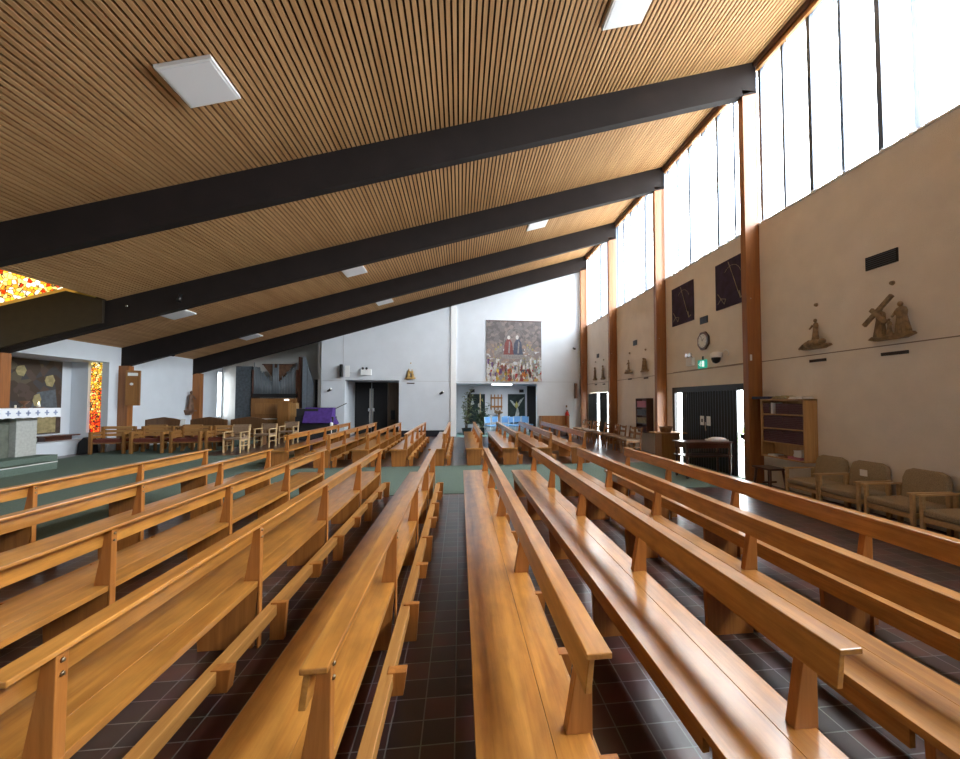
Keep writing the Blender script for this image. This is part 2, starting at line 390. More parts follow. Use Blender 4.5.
# ------------------------------------------------------------------ structure
struct('floor', MB().box(LX - 1.6, WX + 0.3, BY - 0.2, 21.8, -0.12, 0.0), 'tile')
# right wall: below the sill, with door openings
def wall_x(name, x0, x1, spans, mat):
    mb = MB()
    for (y0, y1, z0, z1) in spans: mb.box(x0, x1, y0, y1, z0, z1)
    return struct(name, mb, mat)
D1 = (7.75, 10.62, 1.97); D2 = (15.45, 17.75, 1.97)
wall_x('wall_right', WX, WX + 0.25, [(BY, D1[0], 0, SILL), (D1[0], D1[1], D1[2], SILL), (D1[1], D2[0], 0, SILL), (D2[0], D2[1], D2[2], SILL), (D2[1], FY, 0, SILL),
       (BY, FY, 8.36, 8.9)], 'cream')
mb = MB()
for a, b_ in zip([BY] + FR, FR + [FY]): mb.box(WX - 0.006, WX, a, b_, 2.365, 2.38)
struct('trim_right', mb, 'line')
# far wall (white) with the door recess and the chapel opening
def gable(mb, x0, x1, y0, y1, z0):
    mb.prism([(x0, z0), (x1, z0), (x1, ceil_z(x1) + 0.1), (x0, ceil_z(x0) + 0.1)], 'Y', y0, y1)
mb = MB()
gable(mb, -6.04, -5.04, FY, FY + 0.2, 0); gable(mb, -5.04, -2.71, FY, FY + 0.2, 2.53)
gable(mb, -2.71, -0.17, FY, FY + 0.2, 0); gable(mb, -0.17, 3.56, FY, FY + 0.2, 2.40)
gable(mb, 3.56, WX + 0.25, FY, FY + 0.2, 0)
struct('wall_far', mb, 'white')
mb = MB(); mb.box(-6.0, -5.2, FY - 0.006, FY, 2.48, 2.495).box(-2.6, -0.4, FY - 0.006, FY, 2.48, 2.495).box(-0.17, WX - 0.3, FY - 0.006, FY, 2.48, 2.495)
mb.box(-5.13, -5.11, FY - 0.006, FY, 2.6, 5.0)
struct('trim_far', mb, 'line_grey')
# projecting white pier left of the chapel opening
struct('trim_1', MB().prism([(-0.42, 0), (-0.17, 0), (-0.17, ceil_z(-0.17) - 0.0), (-0.42, ceil_z(-0.42))], 'Y', FY - 0.05, FY), 'white_paint')
struct('baseboard_far', MB().box(-2.71, -0.42, FY - 0.02, FY, 0, 0.28), 'tile_skirt')
# door recess
struct('wall_recess', MB().box(-5.24, -5.04, FY + .2, 20.2, 0, 2.53).box(-2.71, -2.51, FY + .2, 20.2, 0, 2.53).box(-5.24, -2.51, FY + .2, 20.2, 2.53, 2.7).box(-5.24, -2.51, 20.1, 20.3, 0, 2.6), 'white')
# chapel alcove
struct('wall_alcove', MB().box(-0.37, -0.17, FY + .2, 20.5, 0, 2.4).box(3.95, 4.1, FY + .2, 20.5, 0, 2.4).box(-0.37, 4.1, 20.3, 20.5, 0, 2.6).box(3.56, 3.95, FY+.2, FY+.3, 0, 2.4), 'white')
struct('ceiling_alcove', MB().box(-0.37, 4.1, FY + .2, 20.5, 2.4, 2.5), 'white')
# organ corner
mb = MB()
mb.prism([(-6.24, 0), (-6.04, 0), (-6.04, 5), (-6.24, 4.9)], 'Y', FY + 0.2, 20.2)
mb.prism([(LX, 0), (-7.0, 0), (-7.0, 5.0), (LX, 5.0)], 'Y', 20.2, 20.4)
mb.prism([(-7.0, 2.65), (-6.04, 2.65), (-6.04, 5.0), (-7.0, 5.0)], 'Y', 20.2, 20.4)
mb.box(-6.6, -6.04, 20.2, 20.4, 0, 2.65)
struct('wall_organ', mb, 'white_grey')
struct('door_1', MB().box(-7.0, -6.6, 20.38, 20.44, 0, 2.65), 'black_soft')
# left wall
mb = MB()
ceilL = ceil_z(LX)
mb.box(LX - 0.2, LX, BY, 3.6, 0, ceilL + 0.4)
mb.box(LX - 0.2, LX, 19.55, 19.82, 0.9, 2.95).box(LX - 0.2, LX, 10.7, 11.2, 0, ceilL + 0.1)
mb.box(LX - 0.2, LX, 11.2, 14.07, 2.83, ceilL + 0.1).box(LX - 0.2, LX, 14.07, 19.55, 0, ceilL + 0.1)
mb.box(LX - 0.2, LX, 19.55, 20.4, 2.95, ceilL + 1.0).box(LX - 0.2, LX, 19.55, 20.4, 0, 0.9)
mb.box(LX - 0.2, LX, 20.12, 20.4, 0.9, 2.95)
struct('wall_left', mb, 'white')
mb = MB()
mb.box(-12.4, -12.2, 10.9, 14.3, 0, 3.0).box(-12.4, LX - 0.2, 10.9, 11.2, 0, 3.0)
mb.box(-11.32, LX - 0.2, 14.1, 14.3, 0, 3.0).box(-12.4, -11.72, 14.1, 14.3, 0, 3.0).box(-11.72, -11.32, 14.1, 14.3, 0, 0.6)
struct('wall_sanctuary', mb, 'white')
struct('ceiling_sanctuary', MB().box(-12.4, LX - 0.2, 10.9, 14.3, 2.83, 3.0), 'white')
# slit window lighting the organ corner
struct('window_1', MB().box(LX - 0.14, LX - 0.12, 19.55, 20.12, 0.9, 2.95), 'glass')
portal('slit_portal', (LX - 0.35, 19.97, 1.95), 2.1, 0.34, (0, R(-90), 0))
# room behind the camera and the lantern over the sanctuary
mb = MB(); mb.prism([(LX, 0), (WX + 0.25, 0), (WX + 0.25, 8.6), (LX, 3.45)], 'Y', BY - 0.2, BY)
struct('wall_back', mb, 'white')
LE = -8.70
mb = MB()
mb.box(LE, LE + 0.12, 3.6, 10.87, ceil_z(LE) + 0.16, 6.6)
mb.box(-13.2, LE + 0.12, 3.4, 3.6, 3.0, 6.6)
mb.box(-13.4, -13.2, 3.4, 11.6, 0, 6.6)
mb.box(-13.4, LE + .12, 3.4, 11.8, 6.6, 6.75)
mb.box(-13.4, LX - .2, 3.4, 3.6, 0, 3.4)
mb.box(-13.2, -12.4, 11.4, 11.6, 0, 4.5)
struct('wall_lantern', mb, plain('cream_lantern_paint', (0.72, 0.62, 0.36), 0.8))
# ceiling backing + slats (the slats are the ceiling's own pattern)
mb = MB()
th = 0.12
def slab(mb, x0, x1, y0, y1, dz0, dz1):
    mb.prism([(x0, ceil_z(x0) + dz0), (x1, ceil_z(x1) + dz0), (x1, ceil_z(x1) + dz1), (x0, ceil_z(x0) + dz1)], 'Y', y0, y1)
slab(mb, LE, WX + 0.3, BY - 0.2, 10.87, 0.03, 0.15)
slab(mb, LX - 0.2, LE, BY - 0.2, 3.6, 0.03, 0.15)
slab(mb, LX - 0.2, WX + 0.3, 10.87, 20.4, 0.03, 0.15)
struct('ceiling', mb, 'backing')
mb = MB()
pitch = 0.082; x = WX - 0.06
while x > LX:
    y1_ = FY
    def one(ya, yb):
        xa, xb = x - 0.052, x
        vs = [(xx, yy, ceil_z(xx) + dz) for yy in (ya, yb) for (xx, dz) in ((xa, 0), (xb, 0), (xb, 0.03), (xa, 0.03))]
        mb.add(vs, [(0, 1, 2, 3), (7, 6, 5, 4), (0, 4, 5, 1), (1, 5, 6, 2), (2, 6, 7, 3), (3, 7, 4, 0)])
    if x - 0.052 > LE: one(BY, FY)
    else: one(BY, 3.6); one(10.9, FY + (1.9 if x < -6.2 else 0))
    x -= pitch
struct('ceiling_slats', mb, 'slat')
# dark gap strip between ceiling and clerestory
struct('trim_2', MB().box(WX - 0.05, WX + 0.02, BY, FY, 8.33, 8.45), 'dark_wood')

# stained glass behind frame two, sloped sill
mb = MB()
mb.prism([(-13.2, ceil_z(-13.2) + .84), (LE, ceil_z(LE) + .84), (LE, 6.6), (-13.2, 6.6)], 'Y', 11.42, 11.45)
struct('window_2', mb, 'stain_top')
mb = MB()
# splayed reveal from beam top to the glass foot
def sillv(xa): return ceil_z(xa) + 0.46, ceil_z(xa) + 0.86
xa, xb = -13.2, LE
za0, za1 = sillv(xa); zb0, zb1 = sillv(xb)
mb.add([(xa, 10.95, za0 - .02), (xb, 10.95, zb0 - .02), (xb, 11.42, zb1), (xa, 11.42, za1), (xa, 11.1, za0 - .3), (xb, 11.1, zb0 - .3), (xb, 11.5, zb1 - .1), (xa, 11.5, za1 - .1)],
       [(0, 1, 2, 3), (7, 6, 5, 4), (0, 4, 5, 1), (1, 5, 6, 2), (2, 6, 7, 3), (3, 7, 4, 0)])
mb.box(LE, LE + .12, 10.87, 11.6, 4.1, 6.6)
struct('trim_3', mb, plain('yellow_lit_reveal', (0.78, 0.60, 0.16), 0.7))  # yellow light from the stained glass put into the reveal's base colour
struct('trim_4', MB().prism([(-13.2, ceil_z(-13.2) - .55), (LE - .02, ceil_z(LE) - .55), (LE - .02, ceil_z(LE) + 0.02), (-9.54, ceil_z(-9.54) + .46), (-13.2, ceil_z(-13.2) + .46)], 'Y', 10.80, 10.96), 'brown_fascia')
# red gold slit glass in the sanctuary recess
struct('window_3', MB().box(-11.72, -11.32, 14.2, 14.22, 0.6, 2.83), 'stain_strip')

# clerestory windows: frame members and panes bay by bay
bays = [(BY, -0.5), (-0.5, 3.3), (3.3, 7.22), (7.22, 10.87), (10.87, 14.51), (14.51, 18.07)]
for i, (a, b_) in enumerate(bays):
    a2 = a + 0.14; mb = MB()
    n = 6 if i != 2 else 6.6
    mb.box(WX + 0.05, WX + 0.13, a2, b_, SILL, SILL + 0.07).box(WX + 0.05, WX + 0.13, a2, b_, 8.29, 8.36)
    for k in range(7):
        y = b_ - 0.03 - (b_ - a2 - 0.06) * k / n; w = 0.036 if k % 2 == 0 else 0.026
        mb.box(WX + 0.05, WX + 0.13, y - w, y + w, SILL, 8.36)
    f = struct('window_%d' % (i + 4), mb, 'mullion')
    g = MB().box(WX + 0.088, WX + 0.092, a2, b_, SILL + .05, 8.32).build('window_glass', 'glass', f)
struct('trim_5', MB().box(WX - 0.03, WX + 0.25, BY, 18.07, SILL - 0.005, SILL + 0.022), 'white_paint')

# vertical blinds drawn open
names = ['clerestory bay nearest the camera', 'clerestory bay above the black folding door', 'clerestory bay above the small bookcase', 'farthest clerestory bay']
for i, (a, b_) in enumerate(bays[2:]):
    t = thing('vertical_blind', 'white vertical blind turned open in the ' + names[i], 'blind', (WX + 0.02, a + 0.14, SILL), 0, 'vertical blinds along the clerestory')
    L = b_ - a - 0.16
    MB().box(-0.035, 0.02, 0, L, 3.14, 3.22).build('headrail', 'chair_wood', t)
    mb = MB(); rnd = random.Random(i)
    y = 0.08; nsl = 0
    hang = MB()
    if i == 0: y = 0.9
    while y < L - 0.05:
        ang = R(rnd.uniform(-30, -8))
        m4 = Matrix.Translation((-0.01, y, 0)) @ Matrix.Rotation(ang, 4, 'Z')
        mb.box(-0.04, 0.04, -0.001, 0.001, 0.04, 3.06, m4)
        hang.box(-0.006, 0.006, -0.004, 0.004, 3.06, 3.15, m4)
        y += ([0.1, 0.1, 0.12, 0.9][min(3, nsl)] if i < 1 else rnd.choice([0.12, 0.3, 0.5, 0.62])); nsl += 1
    mb.build('blind_slats', 'slat_blind', t)
    hang.build('slat_hooks', 'white_paint', t)
    ch = MB().tube([(-0.03, y_, 0.045 + 0.012 * (k % 2)) for k, y_ in enumerate([L * j / 36 for j in range(37)])], 0.004, 5)
    ch.build('bottom_chain', 'blind', t)

# columns on the right wall and steel/timber beams
for i, y in enumerate(FR[:-0 or None]):
    nm = ['behind the camera', 'just outside the frame', 'nearest, beside the hymn book shelf', 'second from the camera, beside the wooden stand', 'third from the camera, beside the curtained doorway', 'farthest, by the white far wall'][i]
    if i in (0, 1): struct('trim_%d' % (10 + i), MB().box(5.60, WX, y, y + 0.14, 0, 7.80), 'column', bevel=0.004)
    else:
        c = thing('timber_column', 'reddish brown laminated timber column, ' + nm, 'column', (0, y, 0), 0, 'timber columns on the right wall')
        MB().box(5.60, WX, 0, 0.14, 0, 7.84).build('post', 'column', c, bevel=0.004)
        MB().cyl((5.68, 0.0, 3.62 if i == 2 else 3.4), (5.68, -0.012, 3.62 if i == 2 else 3.4), 0.012).build('bolt_head', 'chrome', c)
for i, y in enumerate(FR):
    nm = ['', '', 'nearest of the four, crossing the whole ceiling', 'second of the four from the camera', 'third of the four, thinner looking', 'farthest of the four, against the white far wall'][i]
    xr = WX; xl = LX
    mb = MB()
    mb.prism([(xl, ceil_z(xl) - 0.62), (xr, ceil_z(xr) - 0.62), (xr, ceil_z(xr) + 0.0), (xl, ceil_z(xl) + 0.0)], 'Y', y + 0.0, y + 0.15)
    if i in (0, 1): struct('trim_%d' % (20 + i), mb, 'beam')
    else:
        bt = thing('roof_beam', 'dark brown sloping roof beam, ' + nm, 'beam', (0, 0, 0), 0, 'sloping roof beams')
        mb.build('web', 'beam', bt)
        f = MB(); f.prism([(xl, ceil_z(xl) - 0.65), (xr, ceil_z(xr) - 0.65), (xr, ceil_z(xr) - 0.62), (xl, ceil_z(xl) - 0.62)], 'Y', y - 0.012, y + 0.162)
        f.build('bottom_flange', 'beam', bt)
# left wall columns
for i, (y, nm) in enumerate([(10.75, 'at the left picture edge beside the altar recess'), (14.42, 'carrying the wooden hymn board'), (18.07, 'beside the dark wall statue')]):
    c = thing('timber_column', 'brown timber column on the left wall, ' + nm, 'column', (LX, y, 0), 0, 'timber columns on the left wall')
    MB().box(0, 0.30, 0, 0.22, 0, ceil_z(LX) - 0.6).build('post', 'column', c, bevel=0.004)

# carpets
def carpet(name, boxes, label, mat='carpet'):
    mb = MB()
    for b4 in boxes: mb.box(*b4, 0.0, 0.007)
    return tag(mb.build(name, mat), label, 'carpet')
carpet('cross_aisle_carpet', [(-4.75, WX - 0.01, 7.0, 10.0)], 'muted green carpet strip crossing between the front and rear pew blocks')
carpet('sanctuary_carpet', [(-11.0, -4.75, 1.0, 12.6), (-11.0, -7.75, 12.6, 17.5)], 'muted green sanctuary carpet under the altar and choir seats')
carpet('alcove_carpet', [(-0.15, 3.54, FY - 0.4, 20.2)], 'pale teal carpet in the far chapel alcove', 'teal')

# ------------------------------------------------------------------ pews
BL = 5.42
def make_pew(ov=0.10):
    t = thing('pew', '', 'pew')
    s = MB(); s.box(-0.415, -0.1515, 0.03 - ov, BL, 0.395, 0.43); s.box(-0.1505, -0.012, 0.03 - ov, BL, 0.395, 0.43)
    s.build('seat', 'pew', t, bevel=0.0025)
    MB().box(-0.395, -0.37, 0.06, BL - 0.03, 0.31, 0.395).build('seat_apron', 'pew', t)
    posts = [1.333 * k for k in range(5)]
    cap = MB().box(-0.072, 0.012, -ov, BL, 0.782, 0.802); cap.build('top_rail', 'pew', t, bevel=0.004)
    bd = MB().prism([(-0.062, 0.781), (-0.042, 0.781), (-0.054, 0.672), (-0.076, 0.672)], 'Y', 0.01 - ov, BL - 0.02); bd.build('back_board', 'pew', t, bevel=0.003)
    for y in posts:
        p = MB()
        p.prism([(-0.002, 0.781), (-0.044, 0.781), (-0.056, 0.672), (-0.098, 0.43), (-0.002, 0.43)], 'Y', y - 0.022, y + 0.022)
        p.box(-0.012, -0.001, y - 0.022, y + 0.022, 0.0, 0.432)
        po = p.build('back_post', 'pew_end', t, bevel=0.003)
        for z_ in (0.752, 0.708): MB().cyl((-0.002, y, z_), (0.005, y, z_), 0.009, 0.006, 10).build('screw', 'screw', po)
        l = MB().prism([(-0.39, 0.395), (-0.37, 0.0), (-0.04, 0.0), (-0.015, 0.395)], 'Y', y - 0.018, y + 0.018)
        l.build('leg_panel', 'pew_end', t, bevel=0.003)
    k = MB().box(0.012, 0.075, 0.0, BL - 0.02, 0.165, 0.235); k.build('kneeler_rail', 'kneeler', t, bevel=0.004)
    for j, y in enumerate(posts):
        MB().prism([(0.03, 0.0), (0.035, 0.245), (0.135, 0.245), (0.12, 0.0)], 'Y', y + 0.06, y + 0.10).build('kneeler_foot', 'pew_end', t, bevel=0.003)
        if j < 4: MB().prism([(0.045, 0.125), (0.045, 0.24), (0.14, 0.24), (0.125, 0.125)], 'Y', y + 0.72, y + 0.78).build('kneeler_block', 'pew_end', t, bevel=0.003)
    return t
proto = make_pew()
protoR = make_pew(0.18)
ords = ['first', 'second', 'third', 'fourth', 'fifth']
specs = []
for i, X in enumerate([0.472, 1.285, 2.06, 2.86]):
    specs.append((X, [1.43, 1.36, 1.29, 1.2][i], f'long honey oak pew in the front block, {ords[i]} to the right of the tiled gap', 'pews in the front block'))
for i, X in enumerate([-0.402, -1.29, -2.20, -3.10, -4.10]):
    specs.append((X, [1.38, 1.50, 1.54, 1.70, 1.76][i], f'long honey oak pew in the front block, {ords[i]} to the left of the tiled gap', 'pews in the front block'))
for i, X in enumerate([0.56, 1.46, 2.33, 3.22]):
    specs.append((X, 10.03, f'brown pew in the rear block beyond the carpet, {ords[i]} right of the tiled gap', 'pews in the rear block'))
for i, X in enumerate([-0.35, -1.27, -2.18, -3.08, -4.02]):
    specs.append((X, 10.03, f'brown pew in the rear block beyond the carpet, {ords[i]} left of the tiled gap', 'pews in the rear block'))
for i, (X, Y, lab, gr) in enumerate(specs):
    o = protoR if i == 0 else dup(protoR) if i < 4 or i == 5 else proto if i == 4 else dup(proto)
    o.location = (X, Y, 0); o['label'] = lab; o['group'] = gr

# ------------------------------------------------------------------ ceiling light panels
def make_panel():
    t = thing('ceiling_light', '', 'light')
    m = MB().box(-0.33, 0.33, -0.33, 0.33, -0.05, 0.0); m.build('frame', 'white_paint', t, bevel=0.006)
    MB().box(-0.295, 0.295, -0.295, 0.295, -0.056, -0.049).build('diffuser', 'panel_diff', t)
    return t
pnl = make_panel()
first = True
where = {(-3.32, 5.38): 'square white ceiling light before the nearest beam, left of centre',
         (2.44, 5.40): 'square white ceiling light at the top picture edge, right of centre',
         (2.5, 12.75): 'small white ceiling light between the second and third beams, nearest the windows',
         (-3.3, 12.85): 'small white ceiling light between the second and third beams, at mid ceiling',
         (-8.3, 12.76): 'small white ceiling light between the second and third beams, over the choir seats',
         (-3.13, 16.9): 'thin sliver of white ceiling light before the farthest beam, at mid ceiling',
         (-8.3, 16.9): 'thin sliver of white ceiling light before the farthest beam, by the organ'}
for (x, y), lab in where.items():
    o = pnl if first else dup(pnl); first = False
    o.location = (x, y, ceil_z(x) - 0.002); o.rotation_euler = (0, -math.atan(0.30), 0)
    o['label'] = lab; o['group'] = 'square ceiling lights'

# ------------------------------------------------------------------ right wall: doors
struct('door_2', MB().box(WX + 0.02, WX + 0.10, D1[0], D1[1], D1[2] - 0.14, D1[2]).box(WX + 0.02, WX + 0.10, D1[0], D1[0] + 0.05, 0, D1[2]).box(WX + 0.02, WX + 0.10, D1[1] - 0.12, D1[1], 0, D1[2])
       .box(WX + 0.02, WX + 0.10, 9.93, 9.99, 0, D1[2]).box(WX + 0.02, WX + 0.10, D1[0], 7.9, 0.80, 0.90), 'black')
struct('window_10', MB().box(WX + 0.055, WX + 0.06, D1[0] + .05, D1[1] - .12, 0, D1[2] - .14), 'glass')
def concertina(name, label, y0, y1, h, n, x, amp=0.05, mat='curtain', cat='folding door'):
    t = thing(name, label, cat, (x, y0, 0))
    pts = [(amp * (1 if k % 2 else 0), (y1 - y0) * k / n) for k in range(n + 1)]
    vs = []; fs = []
    for (px_, py_) in pts: vs += [(px_, py_, 0.0), (px_, py_, h), (px_ + 0.012, py_, h), (px_ + 0.012, py_, 0.0)]
    for k in range(n):
        a = 4 * k; b2 = a + 4
        fs += [(a, b2, b2 + 1, a + 1), (a + 1, b2 + 1, b2 + 2, a + 2), (a + 2, b2 + 2, b2 + 3, a + 3), (a + 3, b2 + 3, b2, a)]
    fs += [(0, 1, 2, 3), (4 * n + 3, 4 * n + 2, 4 * n + 1, 4 * n)]
    MB().add(vs, fs).build('folds', mat, t)
    q = MB()
    for k in range(0, n + 1, 2): q.box(-0.006, 0.001, (y1 - y0) * k / n - .004, (y1 - y0) * k / n + .004, 0.02, h)
    q.build('fold_edges', 'mullion', t)
    MB().box(-0.01, 0.07, 0, y1 - y0, h, h + 0.05).build('track', 'black', t)
    return t
fd = concertina('folding_door', 'black concertina folding door between the two nearest right wall columns', 7.87, 9.95, 1.83, 42, WX - 0.08, 0.06)
MB().box(-0.02, 0.0, 1.05, 1.09, 0.9, 1.1).build('handle', 'chrome', fd)
for k, (y, lab, n_) in enumerate([(9.08, 'white paper notice with a dark square, farther of two on the folding door', 1), (8.83, 'white paper notice, nearer of two on the folding door', 0)]):
    t = thing('door_notice', lab, 'notice', (WX - 0.085, y, 1.13), RW)
    MB().box(-0.075, 0.075, -0.004, 0, -0.11, 0.11).build('sheet', 'paper', t)
    if n_: MB().box(-0.03, 0.03, -0.006, -0.003, -0.04, 0.04).build('printed_square', 'black', t)
    else:
        q = MB()
        for r_ in range(5): q.box(-0.05, 0.05, -0.006, -0.003, 0.06 - r_ * 0.03, 0.066 - r_ * 0.03)
        q.build('printed_lines', 'line_grey', t)
concertina('curtain', 'dark pleated curtain at the farther right wall doorway, left half', 16.62, D2[1], 1.90, 12, WX - 0.06, cat='curtain')
concertina('curtain', 'dark pleated curtain at the farther right wall doorway, right half', D2[0], 16.28, 1.90, 12, WX - 0.06, cat='curtain')
struct('window_11', MB().box(WX + 0.055, WX + 0.06, D2[0], D2[1], 0, D2[2]), 'glass')
# outside: paving and low garden seen through the door glass
tag(MB().box(WX + 0.3, WX + 14, -2, 32, -0.14, -0.04).build('pavement', plain('pale_paving', (0.55, 0.53, 0.48), 0.9)), 'pale paving outside beyond the door glass', 'pavement')
hd = MB(); rr = random.Random(3)
for k in range(60): hd.ball((WX + 5.5 + rr.uniform(-.2, .2), 3 + k * 0.2, 0.35 + rr.uniform(-.1, .15)), rr.uniform(.2, .32), 8, 5)
tag(hd.build('hedge', plain('hedge_green', (0.10, 0.20, 0.05), 0.9, noise=0.4, nscale=5)), 'low green hedge outside beyond the door glass', 'hedge')

# ------------------------------------------------------------------ right wall fittings
def wall_thing(name, label, cat, y, z, group=None): return thing(name, label, cat, (WX, y, z), RW, group)
def vent(y, z, w, h, lab):
    t = wall_thing('wall_vent', lab, 'vent', y, z, 'wall vents')
    MB().box(-w / 2, w / 2, -0.02, 0, -h / 2, h / 2).build('frame', 'black', t)
    q = MB()
    for k in range(6):
        zz = -h / 2 + h * (k + .8) / 6.6
        q.box(-w / 2 + .015, w / 2 - .015, -0.03, -0.015, zz - .004, zz + .004)
    q.build('louvres', 'mullion', t)
vent(4.93, 3.59, 0.43, 0.19, 'black louvred wall vent above the cross bearing carving')
vent(9.06, 3.57, 0.30, 0.17, 'black louvred wall vent above the octagonal clock')
vent(12.92, 3.57, 0.28, 0.17, 'black louvred wall vent above the pair of small carvings past the second column')
vent(16.6, 3.54, 0.26, 0.17, 'black louvred wall vent in the farthest bay of the right wall')
def robed(mb, x, y, z, h, lean=0.0, arm=0, w=1.0, headtilt=0.0):
    """a small carved robed figure"""
    st = len(mb.v)
    prof = [(0.20 * w, 0), (0.19 * w, 0.12), (0.15 * w, 0.35), (0.125 * w, 0.55), (0.145 * w, 0.70), (0.12 * w, 0.80), (0.05, 0.84), (0.045, 0.86)]
    mb.lathe([(r * h, zz * h) for r, zz in prof], n=12, sy=0.6)
    mb.ball((headtilt * h, -0.02 * h, 0.92 * h), (0.068 * h, 0.075 * h, 0.085 * h), 10, 6)
    for k in range(6):
        a = PI + PI * (k + .5) / 6
        mb.cyl((0.19 * w * h * math.cos(a), 0.11 * w * h * math.sin(a), 0.02 * h), (0.11 * w * h * math.cos(a), 0.075 * w * h * math.sin(a), 0.6 * h), 0.02 * h, 0.012 * h, 6)
    if arm:
        s = arm
        mb.cyl((0.12 * s * h, -0.02 * h, 0.74 * h), (0.20 * s * h, -0.09 * h, 0.58 * h), 0.045 * h, 0.035 * h, 8)
        mb.cyl((0.20 * s * h, -0.09 * h, 0.58 * h), (0.08 * s * h, -0.14 * h, 0.62 * h), 0.035 * h, 0.025 * h, 8)
    mb.xf(Matrix.Translation((x, y, z)) @ Matrix.Rotation(lean, 4, 'Y'), st)
    return mb
def relief(name, lab, frame, loc, rz, w, h, kind, mat, group, bar=0.28, knob=True):
    t = thing(name, lab, 'carving', loc, rz, group)
    base = MB()
    prof = [(-w / 2, 0.05 * h), (-w * .35, 0.0), (w * .3, 0.0), (w / 2, 0.07 * h), (w * .45, 0.14 * h), (-w * .4, 0.12 * h)]
    base.prism(prof, 'Y', -0.10, 0.0); base.build('base', mat, t, bevel=0.012)
    if kind == 'cross':
        f = MB(); robed(f, -0.13, -0.07, 0.08 * h, 0.78 * h, R(3), 1); f.build('robed_figure', mat, t)
        f = MB(); robed(f, 0.16, -0.06, 0.08 * h, 0.80 * h, R(-3), -1, 1.15); f.build('robed_figure', mat, t)
        f = MB(); robed(f, 0.03, -0.11, 0.08 * h, 0.42 * h, 0, 1, 0.9); f.build('child_figure', mat, t)
        c = MB()
        m4 = Matrix.Translation((-0.10, -0.14, 0.72 * h)) @ Matrix.Rotation(R(-42), 4, 'Y')
        c.box(-0.25, 0.27, -0.02, 0.02, -0.028, 0.028, m4)
        m5 = Matrix.Translation((-0.13, -0.145, 0.70 * h)) @ Matrix.Rotation(R(48), 4, 'Y')
        c.box(-0.07, 0.22, -0.02, 0.02, -0.028, 0.028, m5)
        c.build('cross', mat, t, bevel=0.005)
    elif kind == 'fallen':
        f = MB(); robed(f, 0.02, -0.06, 0.22 * h, 0.74 * h, R(2), -1, 0.85); f.build('robed_figure', mat, t)
        f = MB(); f.ball((0.0, -0.08, 0.17 * h), (w * .36, 0.07, 0.13 * h), 12, 7); f.ball((w * .32, -0.1, 0.20 * h), (0.06, 0.05, 0.05)); f.cyl((-w * .3, -.1, .15 * h), (-w * .5, -.08, .06 * h), .03, .02)
        f.cyl((-w * .1, -.12, .24 * h), (w * .2, -.14, .12 * h), .03, .02); f.build('lying_figure', mat, t)
    elif kind == 'pair':
        f = MB(); robed(f, -w * .2, -0.05, 0.08 * h, 0.85 * h, R(4), 1); f.build('robed_figure', mat, t)
        f = MB(); robed(f, w * .2, -0.05, 0.08 * h, 0.80 * h, R(-6), -1); f.build('robed_figure', mat, t)
    else:
        f = MB(); robed(f, 0, -0.05, 0.08 * h, 0.9 * h, R(2), 1, 0.9); f.build('robed_figure', mat, t)
    if bar:
        MB().box(-bar / 2, bar / 2, -0.02, 0, -0.21, -0.165).build('title_strip', 'label', t)
    if knob:
        MB().cyl((0.0, 0, h + 0.22), (0.0, -0.035, h + 0.22), 0.032, 0.022, 12).build('wall_stud', mat, t)
    return t
g = 'carved wall reliefs on the right wall'
relief('carved_relief', 'bronze brown carving of a robed figure over a lying figure, right of the shelf', None, (WX, 5.98, 2.46), RW, 0.56, 0.52, 'fallen', M['carving'], g, 0.30)
relief('carved_relief', 'bronze brown carving of robed figures carrying a diagonal cross, under the vent', None, (WX, 4.80, 2.44), RW, 0.58, 0.56, 'cross', M['carving'], g, 0.34)
relief('carved_relief', 'small brown carving, farther of two between the second and third columns', None, (WX, 13.36, 2.55), RW, 0.5, 0.5, 'fallen', M['carving'], g, 0.28)
relief('carved_relief', 'small brown carving, nearer of two between the second and third columns', None, (WX, 12.15, 2.52), RW, 0.45, 0.5, 'pair', M['carving'], g, 0.28)
relief('carved_relief', 'slim brown carving, farther of two in the farthest bay of the right wall', None, (WX, 16.88, 2.50), RW, 0.36, 0.58, 'one', M['carving'], g, 0.24)
relief('carved_relief', 'slim brown carving, nearer of two in the farthest bay of the right wall', None, (WX, 15.90, 2.48), RW, 0.36, 0.6, 'one', M['carving'], g, 0.24)
relief('carved_relief', 'gilded carving of two figures on the white far wall beside the door recess', None, (-2.2, FY, 2.58), 0, 0.5, 0.50, 'pair', M['carving_gold'], None, 0.34)

# dark hangings
def hanging(lab, yc, z0, w, h, seed):
    t = wall_thing('wall_hanging', lab, 'wall hanging', yc, z0, 'dark square hangings')
    MB().box(-w / 2, w / 2, -0.03, 0, 0, h).build('panel', 'purple_dark', t, bevel=0.004)
    q = MB(); r_ = random.Random(seed)
    q.tube([(-0.05 * w, -0.034, h * .95), (0.10 * w, -0.034, h * .6), (0.22 * w, -0.034, h * .3), (0.30 * w, -0.034, h * .12)], 0.006, 5)
    q.tube([(0.28 * w, -0.034, h * .25), (0.31 * w, -0.034, h * .10), (0.40 * w, -0.034, h * .14)], 0.011, 5)
    q.tube([(-0.42 * w, -0.034, h * .12), (-0.3 * w, -0.034, h * .22), (-0.15 * w, -0.034, h * .18), (-0.2 * w, -0.034, h * .08), (-0.42 * w, -0.034, h * .35)], 0.005, 5)
    arc = [(w * (.05 + .3 * math.cos(a)), -0.034, h * (.55 + .3 * math.sin(a))) for a in [R(d) for d in range(20, 150, 13)]]
    q.tube(arc, 0.003, 5)
    q.build('stitched_lines', M['pale_gold'], t)
hanging('dark purple square hanging with thin stitched lines, farther of the two', 9.98, 3.66, 1.02, 1.04, 1)
